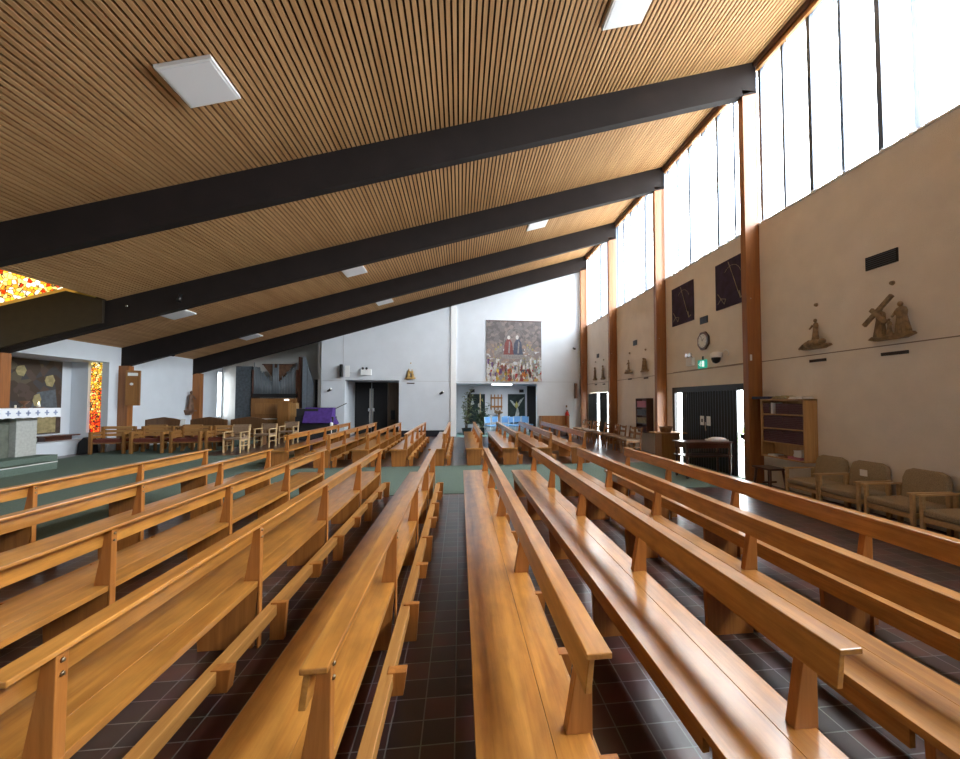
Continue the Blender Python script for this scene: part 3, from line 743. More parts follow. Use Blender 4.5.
hanging('dark purple square hanging with thin stitched lines, nearer, partly behind the column', 8.06, 3.68, 1.02, 1.04, 2)

# clock
t = wall_thing('wall_clock', 'octagonal dark framed clock with white face above the exit sign', 'clock', 9.07, 3.06)
oct_ = lambda r: [(r * math.cos(R(22.5 + 45 * k)), r * math.sin(R(22.5 + 45 * k))) for k in range(8)]
MB().prism(oct_(0.235), 'Y', -0.05, 0).build('case', 'dark_wood', t, bevel=0.01)
MB().cyl((0, -0.045, 0), (0, -0.055, 0), 0.165, 0.165, 28).build('face', 'paper', t)
q = MB()
for k in range(12):
    a = R(30 * k); q.box(-0.004, 0.004, -0.058, -0.054, 0.125, 0.15, Matrix.Rotation(a, 4, 'Y'))
q.build('hour_marks', 'black', t)
MB().box(-0.006, 0.006, -0.062, -0.058, -0.01, 0.08, Matrix.Rotation(R(50), 4, 'Y')).build('hour_hand', 'black', t)
MB().box(-0.004, 0.004, -0.065, -0.062, -0.01, 0.12, Matrix.Rotation(R(-20), 4, 'Y')).build('minute_hand', 'black', t)
# emergency light
t = wall_thing('emergency_light', 'white twin lamp emergency light left of the exit sign', 'light', 9.60, 2.50)
MB().box(-0.13, 0.13, -0.10, 0, 0, 0.20).build('box', 'white_paint', t, bevel=0.012)
for s_ in (-1, 1):
    MB().cyl((0.07 * s_, -0.05, 0.2), (0.07 * s_, -0.07, 0.27), 0.02, 0.03).cyl((0.07 * s_, -0.07, 0.27), (0.07 * s_, -0.12, 0.27), 0.045, 0.055, 14).build('lamp_head', 'chrome', t)
# exit sign
t = wall_thing('exit_sign', 'lit green exit sign with white running figure on the right wall', 'sign', 9.12, 2.40)
MB().box(-0.15, 0.15, -0.06, 0, 0, 0.20).build('sign_box', 'exit', t, bevel=0.005)
q = MB()
q.box(0.03, 0.12, -0.064, -0.058, 0.03, 0.17)
q.build('doorway_mark', 'exit_w', t)
q = MB(); q.cyl((-0.02, -0.058, 0.155), (-0.02, -0.064, 0.155), 0.015, 0.015, 10)
for a_, b2 in [((-0.025, 0.14), (-0.045, 0.09)), ((-0.045, 0.09), (-0.015, 0.07)), ((-0.015, 0.07), (-0.02, 0.035)), ((-0.045, 0.09), (-0.075, 0.06)), ((-0.03, 0.13), (0.01, 0.115)), ((-0.03, 0.13), (-0.065, 0.12))]:
    q.cyl((a_[0], -0.061, a_[1]), (b2[0], -0.061, b2[1]), 0.007, 0.007, 6)
q.cyl((-0.12, -0.061, 0.10), (-0.09, -0.061, 0.10), 0.005, 0.005, 6)
q.build('running_figure', 'exit_w', t)
MB().box(-0.012, 0.012, -0.03, 0, 0.20, 0.29).build('bracket', 'black', t)
# dome camera
t = wall_thing('security_camera', 'white dome security camera with black eye right of the exit sign', 'camera', 8.42, 2.55)
MB().cyl((0, 0, 0.13), (0, -0.12, 0.13), 0.03, 0.03).lathe([(0.06, 0.16), (0.115, 0.12), (0.125, 0.04), (0.12, 0.03)], (0, -0.15), 18).build('housing', 'white_paint', t)
MB().lathe([(0.02, -0.10), (0.07, -0.075), (0.095, -0.02), (0.10, 0.03)], (0, -0.15), 18).build('dome', 'black', t)
q = MB().tube([(0.05, -0.01, 0.17), (0.15, -0.01, 0.2), (0.24, -0.01, 0.14), (0.22, -0.01, 0.05)], 0.007, 6); q.build('cable', 'white_paint', t)
t = wall_thing('conduit', 'thin dark cable conduit along the joint above the folding door', 'conduit', 9.1, 2.39)
MB().cyl((-1.4, -0.01, 0), (1.7, -0.01, 0), 0.007).build('pipe', 'line', t)
t = thing('light_switch', 'small pale switch on the nearest column', 'switch', (5.66, 7.215, 2.45))
MB().box(-0.02, 0.02, -0.012, 0, -0.06, 0.06).build('plate', 'paper', t, bevel=0.004)

# hymn book shelf
def bookcase(name, lab, y0, y1, z0, z1, depth, shelves, mat='oak'):
    t = thing(name, lab, 'shelf', (WX, y1, z0), RW)
    L = y1 - y0; H_ = z1 - z0; th_ = 0.022
    for s_ in (0, L - th_): MB().box(s_, s_ + th_, -depth, 0, 0, H_).build('side_panel', mat, t, bevel=0.002)
    MB().box(0, L, -depth, 0, H_ - th_, H_ + 0.002).build('top_panel', mat, t)
    MB().box(th_, L - th_, -0.01, 0, 0, H_ - th_).build('back_panel', mat, t)
    for z in shelves: MB().box(th_, L - th_, -depth + .004, -0.01, z - th_, z).build('shelf_board', mat, t)
    return t
SH = [0.025, 0.29, 0.545, 0.80]
bookcase('hymn_bookcase', 'wall hung oak bookcase packed with maroon hymn books beside the nearest column', 6.02, 6.98, 0.57, 1.63, 0.25, SH)
def make_book(w, d, h, mat='maroon'):
    t = thing('hymn_book', 'maroon hymn book lying in the packed stacks of the wall bookcase', 'book', group='hymn books in the wall bookcase')
    MB().box(0, w, -d, 0, 0, 0.003).box(0, w, -d, 0, h - 0.003, h).box(0, 0.003, -d, 0, 0, h).box(0, w, -d, -d + .003, 0.004, h - .004).build('cover', mat, t)
    MB().box(0.003, w - 0.003, -d + 0.003, -0.003, 0.003, h - 0.003).build('pages', 'brown_fabric', t)
    return t
bk0 = None; rr = random.Random(5)
for si, zb in enumerate(SH[1:]):
    for c in range(6):
        for k in range(7):
            if zb + k * 0.031 + 0.03 > (SH[1:] + [1.04])[si + 1] - 0.03: break
            if si == 2 and c == 1: continue
            if bk0 is None: o = bk0 = make_book(0.145, 0.20, 0.029)
            else: o = dup(bk0)
            o.location = (WX - 0.012 - rr.uniform(0, .012), 6.98 - 0.03 - c * 0.148, 0.57 + zb + k * 0.031); o.rotation_euler = (0, 0, RW)
t = thing('service_booklet', 'white spined booklets standing in the top row of the wall bookcase', 'booklet', (WX - 0.02, 6.98 - 0.24, 0.57 + SH[3]), RW)
MB().box(-0.02, 0.02, -0.2, 0, 0, 0.2).build('booklet', 'paper', t)
for k, (x0, w, mt, n_, nm) in enumerate([(0.12, 0.2, 'paper', 2, 'leftmost small pile of white leaflets on the bottom bookcase shelf'), (0.36, 0.2, 'tan', 2, 'small tan pile of leaflets mid bottom bookcase shelf'), (0.58, 0.3, 'pink', 3, 'pinkish pile of leaflets on the bottom bookcase shelf'), (0.70, 0.2, 'paper', 7, 'taller pile of white booklets at the right of the bottom bookcase shelf')]):
    t = thing('leaflet_pile', nm, 'leaflets', (WX - (0.02), 6.98 - x0, 0.57 + SH[0] + (0 if k != 3 else 0.05)), RW)
    q = MB()
    for j in range(n_): q.box(0.0 + rr.uniform(-.01, .01), w * .8, -0.2, -0.01, j * 0.016, j * 0.016 + 0.014)
    q.build('sheets', mt, t)
zt = 1.634
t = thing('navy_folder', 'navy folder lying on top of the wall bookcase at its left end', 'folder', (WX - 0.02, 7.19, zt), RW)
MB().box(0, 0.42, -0.24, 0, 0, 0.05).build('cover', 'navy', t, bevel=0.006)
t = thing('open_book', 'open brown book lying on top of the wall bookcase', 'book', (WX - 0.03, 6.73, zt), RW)
MB().box(0, 0.38, -0.22, 0, 0, 0.008).build('cover', 'tan', t)
MB().prism([(0.01, 0.009), (0.37, 0.009), (0.34, 0.05), (0.24, 0.062), (0.19, 0.03), (0.12, 0.055), (0.04, 0.04)], 'Y', -0.21, -0.01).build('pages', 'ochre', t)
t = thing('paper_stack', 'stack of white papers on top of the wall bookcase at its right end', 'papers', (WX - 0.03, 6.34, zt), RW)
MB().box(0, 0.28, -0.21, 0, 0, 0.02).box(0.01, 0.27, -0.2, 0.0, 0.02, 0.042).build('sheets', 'paper', t)

# second bookcase past the second column
bookcase('narrow_bookcase', 'narrow bookcase with a pink box on the right wall past the second column', 11.70, 12.46, 0.62, 1.68, 0.22, [0.02, 0.28, 0.54, 0.78], 'dark_wood')
for k, (z, mt, lab, hh) in enumerate([(0.78, 'pink', 'pink storage box on the top shelf of the narrow bookcase', 0.2), (0.54, 'slate', 'grey storage box on the second shelf of the narrow bookcase', 0.17), (0.28, 'ochre', 'greenish storage box on the third shelf of the narrow bookcase', 0.17), (0.02, 'maroon', 'dark red storage box on the bottom shelf of the narrow bookcase', 0.15)]):
    t = thing('storage_box', lab, 'box', (WX - 0.02, 12.40, 0.62 + z), RW)
    MB().box(0, 0.6, -0.18, 0, 0, hh).build('box_body', mt, t, bevel=0.005)
    MB().box(-0.006, 0.606, -0.186, 0.006, hh - 0.03, hh + 0.002).build('lid', mt, t)

# stand with basket beside the second column
t = thing('offertory_stand', 'light oak stand with flat top beside the second column', 'stand', (5.35, 9.85, 0.007))
MB().box(-0.40, 0.40, -0.24, 0.24, 0.76, 0.785).build('top', 'oak_x', t, bevel=0.004)
MB().box(-0.26, -0.02, -0.18, 0.18, 0, 0.76).build('pedestal_panel', M['organ_wood'], t, bevel=0.004)
MB().box(0.0, 0.28, -0.10, 0.18, 0, 0.76).build('pedestal_box', 'chair_wood', t, bevel=0.004)
t = thing('wicker_basket', 'brown wicker basket on the stand beside the second column', 'basket', (5.30, 9.85, 0.792))
MB().lathe([(0.12, 0), (0.15, 0.08), (0.17, 0.14), (0.16, 0.14), (0.14, 0.08), (0.11, 0.01)], n=16).build('basket_bowl', 'wicker', t)
q = MB()
q.tube([(0.17 * math.cos(a), 0.17 * math.sin(a), 0.14) for a in [R(d) for d in range(0, 361, 24)]], 0.014, 6); q.build('rim', 'wicker', t)

# dark trolley table before the folding door
t = thing('trolley_table', 'dark mahogany two tier table on castors before the folding door', 'table', (5.12, 7.95, 0.007))
MB().box(-0.56, 0.5, -0.26, 0.26, 0.72, 0.75).build('table_top', 'dark_wood', t, bevel=0.006)
MB().box(-0.52, 0.46, -0.22, 0.22, 0.62, 0.72).build('apron', 'dark_wood', t)
MB().box(-0.55, 0.49, -0.25, 0.25, 0.44, 0.465).build('lower_shelf', 'dark_wood', t, bevel=0.006)
for sx in (-0.5, 0.44):
    for sy in (-0.2, 0.2):
        l = MB().lathe([(0.03, 0.72), (0.03, 0.6), (0.018, 0.56), (0.032, 0.5), (0.03, 0.43), (0.02, 0.36), (0.028, 0.25), (0.018, 0.08)][::-1], (sx, sy), 10).build('leg', 'dark_wood', t)
        MB().cyl((sx - .012, sy, 0.035), (sx + .012, sy, 0.035), 0.035, 0.035, 12).box(sx - .018, sx + .018, sy - .01, sy + .01, .035, .09).build('castor', 'black', l)
t = thing('folded_cloth', 'folded white cloth on the dark trolley table', 'cloth', (5.42, 7.95, 0.758))
mb = MB(); mb.ball((0, 0, 0.025), (0.2, 0.15, 0.055), 14, 6); mb.box(-0.2, 0.17, -0.14, 0.12, 0, 0.03); mb.build('cloth', 'cloth', t)
# stool
t = thing('stool', 'small dark wooden stool under the wall bookcase', 'stool', (5.45, 6.55, 0))
MB().box(-0.17, 0.17, -0.22, 0.22, 0.40, 0.43).build('seat', 'dark_wood', t, bevel=0.008)
for sx in (-1, 1):
    for sy in (-1, 1): MB().cyl((sx * .12, sy * .16, 0.41), (sx * .15, sy * .2, 0), 0.022, 0.016).build('leg', 'dark_wood', t)
MB().box(-0.13, 0.13, -.01, .01, 0.15, 0.18).build('stretcher', 'dark_wood', t)

# ------------------------------------------------------------------ upholstered armchairs (front faces -Y locally)
def make_armchair():
    t = thing('armchair', '', 'armchair')
    MB().box(-0.27, 0.27, -0.27, 0.24, 0.27, 0.36).build('seat_cushion', 'bench_fabric', t, bevel=0.03, seg=3)
    b2 = MB()
    pts = [(-0.255, 0.34), (-0.265, 0.60), (-0.235, 0.70), (-0.15, 0.735), (0.15, 0.735), (0.235, 0.70), (0.265, 0.60), (0.255, 0.34)]
    b2.prism(pts, 'Y', 0.20, 0.28); b2.xf(Matrix.Translation((0, 0.24, 0.34)) @ Matrix.Rotation(R(-9), 4, 'X') @ Matrix.Translation((0, -0.24, -0.34)))
    b2.build('backrest', 'bench_fabric', t, bevel=0.025, seg=3)
    for s_ in (-1, 1):
        MB().box(s_ * .28 - .018, s_ * .28 + .018, -0.27, -0.225, 0, 0.50).build('leg', 'arm_wood', t, bevel=0.005)
        MB().box(s_ * .28 - .022, s_ * .28 + .022, 0.20, 0.25, 0, 0.50).build('leg', 'arm_wood', t, bevel=0.005)
        MB().box(s_ * .28 - .022, s_ * .28 + .022, -0.30, 0.27, 0.50, 0.522).build('armrest', 'arm_wood', t, bevel=0.006)
        MB().box(s_ * .28 - .012, s_ * .28 + .012, -0.24, 0.22, 0.22, 0.28).build('side_rail', 'arm_wood', t)
    MB().box(-0.28, 0.28, -0.26, -0.235, 0.21, 0.27).build('cross_rail', 'arm_wood', t)
    MB().box(-0.28, 0.28, 0.2, 0.225, 0.21, 0.27).build('cross_rail', 'arm_wood', t)
    return t
ac = make_armchair()
labs = ['taupe upholstered armchair against the right wall, nearest the bookcase', 'taupe armchair against the right wall with a white square tag on its back', 'taupe upholstered armchair against the right wall, third from the bookcase', 'taupe upholstered armchair cut by the right picture edge']
for i, y in enumerate([5.72, 5.12, 4.44, 3.80]):
    o = ac if i == 0 else dup(ac)
    o.location = (5.55, y, 0); o.rotation_euler = (0, 0, RW + [0.0, 0.03, -0.04, 0.02][i]); o['label'] = labs[i]; o['group'] = 'taupe armchairs along the right wall'
    if i == 1: MB().box(-0.05, 0.05, 0.170, 0.178, 0.53, 0.62).build('white_tag', 'paper', o)

# ------------------------------------------------------------------ wooden side chairs
def make_chair(seatmat, woodmat, backpad=False, name='side_chair', w=0.22, slats=2, back_h=0.80, r=0.017):
    t = thing(name, '', 'chair')
    for s_ in (-1, 1):
        MB().box(s_ * w - r, s_ * w + r, -0.21 - r, -0.21 + r, 0, 0.43).build('leg', woodmat, t)
        MB().prism([(0.19 - r, 0), (0.19 + r, 0), (0.205 + r, 0.42), (0.25 + r, back_h), (0.25 - r, back_h), (0.19 - r, 0.42)], 'X', s_ * w - r, s_ * w + r).build('leg', woodmat, t)
        MB().box(s_ * w - .009, s_ * w + .009, -0.2, 0.19, 0.20, 0.225).build('stretcher', woodmat, t)
        MB().box(s_ * w - .009, s_ * w + .009, -0.2, 0.19, 0.36, 0.41).build('side_rail', woodmat, t)
    MB().box(-w - .02, w + .02, -0.235, 0.20, 0.41, 0.46).build('seat', seatmat, t, bevel=0.012)
    if backpad: MB().box(-w + .01, w - .01, 0.215, 0.25, 0.56, back_h).build('backrest', seatmat, t, bevel=0.012)
    else:
        for k in range(slats):
            z = back_h - 0.09 - k * 0.14
            MB().box(-w, w, 0.222 + .02 * (1 - k), 0.24 + .02 * (1 - k), z, z + 0.07).build('back_slat', woodmat, t)
    return t
c0 = make_chair('brown_fabric', 'chair_wood')
ys = [(5.15, 11.65, 'nearest the second column'), (5.2, 12.2, 'second from the narrow bookcase'), (5.15, 12.8, 'third in the row'), (5.2, 13.5, 'fourth in the row'), (5.12, 14.15, 'just before the third column'),
      (5.1, 15.1, 'just past the third column'), (5.15, 15.65, 'before the dark curtains, nearer'), (5.12, 16.2, 'before the dark curtains, middle'), (5.1, 16.8, 'before the dark curtains, farthest')]
for i, (x, y, nm) in enumerate(ys):
    o = c0 if i == 0 else dup(c0)
    o.location = (x, y, 0); o.rotation_euler = (0, 0, RW + random.uniform(-.15, .15)); o['label'] = 'brown wooden chair along the right wall, ' + nm; o['group'] = 'brown wooden chairs along the right wall'
    if i in (0, 3): MB().cyl((-0.05, 0.215, 0.70), (-0.05, 0.205, 0.70), 0.05, 0.05, 12).build('white_disc', 'paper', o)
# blue chairs in the alcove
bc = make_chair('blue', 'pale_blue', True, 'blue_chair', 0.17, r=0.012, back_h=0.84)
bl = [(1.42, 18.75), (1.80, 19.3), (2.1, 18.8), (2.32, 19.6), (2.55, 18.75), (2.80, 19.3), (3.05, 18.8), (3.3, 19.5)]
bo = ['leftmost, beside the plants', 'second from the plants', 'third from the plants', 'set back behind the others', 'fifth from the plants', 'sixth from the plants', 'seventh from the plants', 'rightmost, before the dark opening']
for i, (x, y) in enumerate(bl):
    o = bc if i == 0 else dup(bc)
    o.location = (x, y, 0.007); o.rotation_euler = (0, 0, R([35, 30, -10, 5, 40, 0, -15, 30][i])); o['label'] = 'light blue chair in the far alcove, ' + bo[i]; o['group'] = 'light blue chairs in the far alcove'
# pale armchairs near the organ
def make_choir_chair():
    t = make_chair('brown_fabric', 'pale_wood', True, 'choir_chair', 0.25, r=0.02)
    for s_ in (-1, 1):
        MB().box(s_ * .25 - .02, s_ * .25 + .02, -0.23, -0.19, 0.43, 0.62).build('arm_post', 'pale_wood', t)
        MB().box(s_ * .25 - .028, s_ * .25 + .028, -0.25, 0.24, 0.62, 0.645).build('armrest', 'pale_wood', t)
    return t
cc = make_choir_chair()
for i, (x, y, rz, nm) in enumerate([(-6.95, 13.45, -4, 'nearest the camera'), (-7.35, 14.35, 3, 'leftmost, half behind the nearest'), (-6.75, 14.9, -6, 'in the middle of the group'), (-6.5, 16.2, -3, 'rightmost, nearest the organ console')]):
    o = cc if i == 0 else dup(cc)
    o.location = (x, y, 0); o.rotation_euler = (0, 0, R(rz)); o['label'] = 'pale wood armchair with brown pads before the organ, ' + nm; o['group'] = 'pale wood armchairs before the organ'

# sanctuary seats
def make_sanc(wd):
    t = thing('choir_stall', '', 'chair')
    for s_ in (-1, 1):
        MB().box(s_ * wd - .035, s_ * wd + .035, -0.28, -0.20, 0, 0.66).build('leg', 'organ_wood', t, bevel=0.006)
        MB().box(s_ * wd - .035, s_ * wd + .035, 0.20, 0.28, 0, 0.80).build('leg', 'organ_wood', t, bevel=0.006)
        for z in (0.46, 0.57): MB().box(s_ * wd - .012, s_ * wd + .012, -0.21, 0.21, z, z + 0.08).build('side_slat', 'organ_wood', t)
    MB().box(-wd, wd, -0.24, 0.22, 0.30, 0.34).build('seat', 'organ_wood', t)
    MB().prism([(-wd + .04, 0.35), (-wd + .04, 0.44), (wd - .04, 0.44), (wd - .04, 0.35), (wd * .5, .33), (-wd * .5, .33)], 'Y', -0.23, 0.2).build('cushion', 'maroon_fabric', t, bevel=0.01)
    for z in (0.50, 0.61, 0.72): MB().box(-wd, wd, 0.235, 0.255, z, z + 0.085).build('back_slat', 'oak_x', t)
    return t
sc_ = make_sanc(0.42)
for i, (x, nm) in enumerate([(-10.55, 'leftmost'), (-9.45, 'second from the left'), (-8.35, 'third from the left')]):
    o = sc_ if i == 0 else dup(sc_)
    o.location = (x, 13.6, 0.007); o.rotation_euler = (0, 0, R([6, 2, -3][i])); o['label'] = 'sturdy oak sanctuary seat with slatted back, %s of the front three' % nm; o['group'] = 'slatted oak sanctuary seats'
sc2 = make_sanc(0.26)
for i, (x, nm) in enumerate([(-10.0, 'between the leftmost and second'), (-8.9, 'between the second and third'), (-7.6, 'at the right end of the row')]):
    o = sc2 if i == 0 else dup(sc2)
    o.location = (x + .0, 14.35 if i < 2 else 13.75, 0.007); o.rotation_euler = (0, 0, R(3)); o['label'] = 'narrow oak sanctuary seat set %s' % nm; o['group'] = 'narrow oak sanctuary seats'
def make_peak():
    t = thing('peaked_chair', '', 'chair')
    MB().prism([(-0.62, 0.40), (-0.62, 0.92), (-0.35, 0.97), (0, 1.02), (0.35, 0.97), (0.62, 0.90), (0.62, 0.40)], 'Y', 0.20, 0.24).build('backrest', 'dark_oak', t, bevel=0.005)
    MB().box(-0.6, 0.6, -0.25, 0.2, 0.36, 0.42).build('seat', 'dark_oak', t)
    for s_ in (-1, 1):
        MB().box(s_ * .58 - .03, s_ * .58 + .03, -0.25, 0.24, 0, 0.62).build('side_panel', 'dark_oak', t)
    return t
pk = make_peak()
for i, (x, nm) in enumerate([(-10.25, 'left'), (-9.05, 'middle'), (-7.9, 'right')]):
    o = pk if i == 0 else dup(pk)
    o.location = (x + (.0 if i != 1 else 0.05) - 0.25 + 0.25 * i, 15.4, 0.007); o['label'] = 'wide dark oak chair with peaked back behind the sanctuary seats, %s one' % nm; o['group'] = 'peaked back chairs'
t = thing('service_card', 'white folded card standing behind the sanctuary seats', 'card', (-9.35, 14.75, 0.75), R(10))
MB().box(-0.07, 0.07, -0.005, 0.005, 0, 0.24, Matrix.Rotation(R(8), 4, 'Y')).build('card', 'paper', t)
t = thing('side_table', 'low pale table behind the sanctuary seats carrying a card', 'table', (-9.35, 14.85, 0.007))
MB().box(-0.3, 0.3, -0.15, 0.15, 0.70, 0.74).build('table_top', 'oak_x', t)
for sx in (-.26, .26):
    for sy in (-.12, .12): MB().box(sx - .02, sx + .02, sy - .02, sy + .02, 0, .70).build('leg', 'oak', t)

# ------------------------------------------------------------------ altar (long side along Y)
struct('trim_6', MB().box(-12.2, -9.45, 7.5, 10.66, 0.0, 0.18).box(-12.2, -9.75, 8.3, 11.0, 0.0, 0.30), 'carpet')
struct('trim_7', MB().box(-9.46, -9.44, 7.5, 10.66, 0.165, 0.185), 'white_grey')
t = thing('altar', 'grey stone altar with white embroidered cloth at the left', 'altar', (-10.35, 9.95, 0.30))
MB().box(-0.40, 0.40, -1.25, 1.25, 1.04, 1.12).build('table_slab', 'stone', t, bevel=0.005)
MB().box(0.02, 0.20, 0.52, 0.98, 0, 1.04).build('pedestal', 'stone', t, bevel=0.01)
MB().box(0.02, 0.20, -0.98, -0.52, 0, 1.04).build('pedestal', 'stone', t, bevel=0.01)
MB().box(-0.02, 0.06, -0.6, 0.6, 0, 1.0).build('front_panel', 'stone_shaded', t)
MB().box(-0.38, -0.22, 0.70, 1.22, 0, 1.04).build('rear_pedestal', 'white_grey', t)
MB().box(-0.38, -0.22, -1.22, -0.70, 0, 1.04).build('rear_pedestal', 'white_grey', t)
ct = thing('altar_cloth', 'white altar cloth with blue grey cross embroidery hanging over the altar edge', 'cloth', (-10.35, 9.95, 0.30))
q = MB().box(-0.42, 0.425, -1.28, 1.28, 1.121, 1.128)
n = 24; vs = []; fs = []
for k in range(n * 2 + 1):
    y = -1.28 + 2.56 * k / (2 * n); z = 0.90 + 0.018 * abs(math.sin(PI * k / 4))
    vs += [(0.425, y, 1.128), (0.432, y, z), (0.426, y, z)]
for k in range(n * 2): a = 3 * k; fs += [(a, a + 3, a + 4, a + 1), (a, a + 2, a + 5, a + 3), (a + 1, a + 4, a + 5, a + 2)]
q.add(vs, fs); q.box(-0.42, 0.43, 1.278, 1.285, 0.90, 1.128)
q.build('cloth', 'cloth', ct)
q = MB()
for k in range(12):
    y = -1.15 + k * 0.209
    q.box(0.431, 0.436, y - .05, y + .05, 1.005, 1.035).box(0.431, 0.436, y - .015, y + .015, .96, 1.08)
    q.box(0.431, 0.4355, y - .03, y + .03, .99, 1.05, Matrix.Translation((0, y, 1.02)) @ Matrix.Rotation(R(45), 4, 'X') @ Matrix.Translation((0, -y, -1.02)))
q.build('embroidery', 'cloth_blue', ct)
t = thing('chalice', 'dark metal chalice on the altar', 'chalice', (-10.25, 10.72, 1.43))
MB().lathe([(0.07, 0), (0.065, 0.01), (0.02, 0.03), (0.015, 0.08), (0.05, 0.11), (0.085, 0.16), (0.09, 0.17), (0.08, .165), (0.02, .11)], n=18).build('cup', 'carving_dark', t)
t = thing('altar_candle', 'lit white candle in a low dish on the altar', 'candle', (-10.25, 11.05, 1.43))
MB().lathe([(0.09, 0), (0.10, 0.015), (0.03, 0.02)], n=16).build('dish', 'carving_dark', t)
MB().cyl((0, 0, 0.02), (0, 0, 0.09), 0.03, 0.03, 14).build('wax', 'wax', t)
MB().lathe([(0.004, 0.09), (0.016, 0.11), (0.012, 0.13), (0.002, 0.155)], n=10).build('flame', 'candle_flame', t)

# sanctuary recess: painted panel (generic), plinth and ledge
t = thing('painted_panel', 'large dark painted panel with ochre and slate patches in the left recess', 'painting', (-12.2, 12.95, 0), LW)
MB().box(-1.55, 0.82, -0.04, 0, 0.62, 2.80).build('board', 'icon', t, bevel=0.004)
for (x, z, w, h) in [(-1.25, 2.25, .16, .2), (-0.35, 2.45, .14, .16), (0.45, 2.2, .15, .18), (-.8, 1.5, .1, .25), (.1, 1.62, .12, .2)]:
    MB().prism([(x - w, z), (x - w * .6, z - h * .8), (x + w * .5, z - h), (x + w, z + .02), (x + .5 * w, z + h), (x - .7 * w, z + h * .7)], 'Y', -.047, -.04).build('ochre_patch', 'ochre', t)
q = MB()
q.prism([(-1.5, .66), (.66, .66), (.66, 1.15), (-.2, 1.22), (-1.4, 1.12)], 'Y', -.046, -.04)
q.build('ochre_band', 'ochre', t)
MB().prism([(-1.35, 1.35), (-.55, 1.35), (-.7, 1.95), (-1.2, 1.9)], 'Y', -.045, -.04).build('slate_patch', 'slate', t)
q = MB().prism([(-.1, 1.3), (.7, 1.35), (.62, 1.95), (.1, 1.85)], 'Y', -.045, -.04)
q.build('slate_patch', 'slate', t)
struct('trim_8', MB().box(-12.2, -11.55, 11.2, 14.1, 0, 0.42), 'white')
t = thing('wall_ledge', 'dark red brown ledge on the white plinth of the left recess', 'ledge', (-12.0, 13.55, 0.42))
MB().box(-0.2, 0.25, -0.7, 0.4, 0.12, 0.16).box(-0.1, 0.1, -0.5, 0.3, 0, 0.12).build('ledge_board', 'dark_wood', t)
t = thing('black_speaker', 'black floor speaker beside the leftmost sanctuary seat', 'speaker', (-11.33, 13.72, 0.0), R(90))
t.scale = (0.7, 0.7, 0.8)
MB().prism([(-0.25, 0), (0.25, 0), (0.2, 0.42), (0.0, 0.62), (-0.22, 0.5)], 'X', -0.25, 0.2).build('cabinet', 'black_soft', t, bevel=0.01)
t = thing('tall_candlestick', 'slim brass candlestick standing behind the altar at the left edge', 'candlestick', (-10.85, 11.15, 0.30))
MB().lathe([(0.09, 0), (0.08, 0.02), (0.02, 0.05), (0.015, 0.9), (0.03, 0.93), (0.05, 0.98)], n=12).build('stand', 'brass', t)
MB().cyl((0, 0, .98), (0, 0, 1.2), 0.02, 0.02).build('candle', 'wax', t)

# hymn board on the left column, statue on the left wall
t = thing('hymn_board', 'wooden hymn board with white slip and dot on the left timber column', 'board', (-10.80, 14.36, 1.45), R(20))
MB().box(-0.02, 0.36, -0.06, 0.0, 0, 1.15).build('board', 'organ_wood', t, bevel=0.006)
MB().box(0.04, 0.30, -0.066, -0.058, 0.97, 1.07).build('number_slip', 'paper', t)
MB().cyl((0.14, -0.058, 0.70), (0.14, -0.068, 0.70), 0.045, 0.045, 14).build('white_dot', 'paper', t)
MB().box(0.30, 0.345, -0.075, -0.058, 0.02, 1.13).build('side_batten', 'organ_wood', t)
t = thing('wall_statue', 'dark carved wooden statue on a bracket on the left white wall', 'statue', (LX, 17.75, 1.15), LW)
q = MB(); robed(q, 0, -0.16, 0.08, 0.78, 0, 1, 0.9); q.build('figure', 'carving_dark', t)
MB().prism([(-.16, 0.02), (.16, 0.02), (.16, .08), (-.16, .08)], 'Y', -.3, 0).prism([(-.08, -.12), (.08, -.12), (.14, .02), (-.14, .02)], 'Y', -.2, 0).build('bracket', 'carving_dark', t)
t = thing('spotlight', 'small black spotlight clipped under the beam above the choir seats', 'light', (LX + .4, 16.3, ceil_z(LX + .4) - 0.02))
MB().cyl((0, 0, 0), (0, 0, -0.08), 0.012).cyl((0, 0, -0.06), (0.05, -0.1, -0.14), 0.05, 0.06, 14).build('lamp_head', 'black', t)
t = thing('spotlight', 'small black spotlight hanging from the second beam at left', 'light', (-6.95, 10.80, ceil_z(-6.95) - .42))
MB().cyl((0, 0.05, 0.1), (0, -0.03, 0), 0.012).cyl((0, -0.03, 0.08), (0.0, -0.08, -0.1), 0.03, 0.06, 14).build('lamp_head', 'black', t)
t = thing('cable_eye', 'small shiny metal eye on the brown fascia beside the stained glass', 'fitting', (-8.15, 10.80, ceil_z(-8.15) - .3))
MB().ball((0, -0.03, 0), 0.03).cyl((0, 0.05, 0), (0, -0.03, 0), 0.012).build('eye', 'chrome', t)

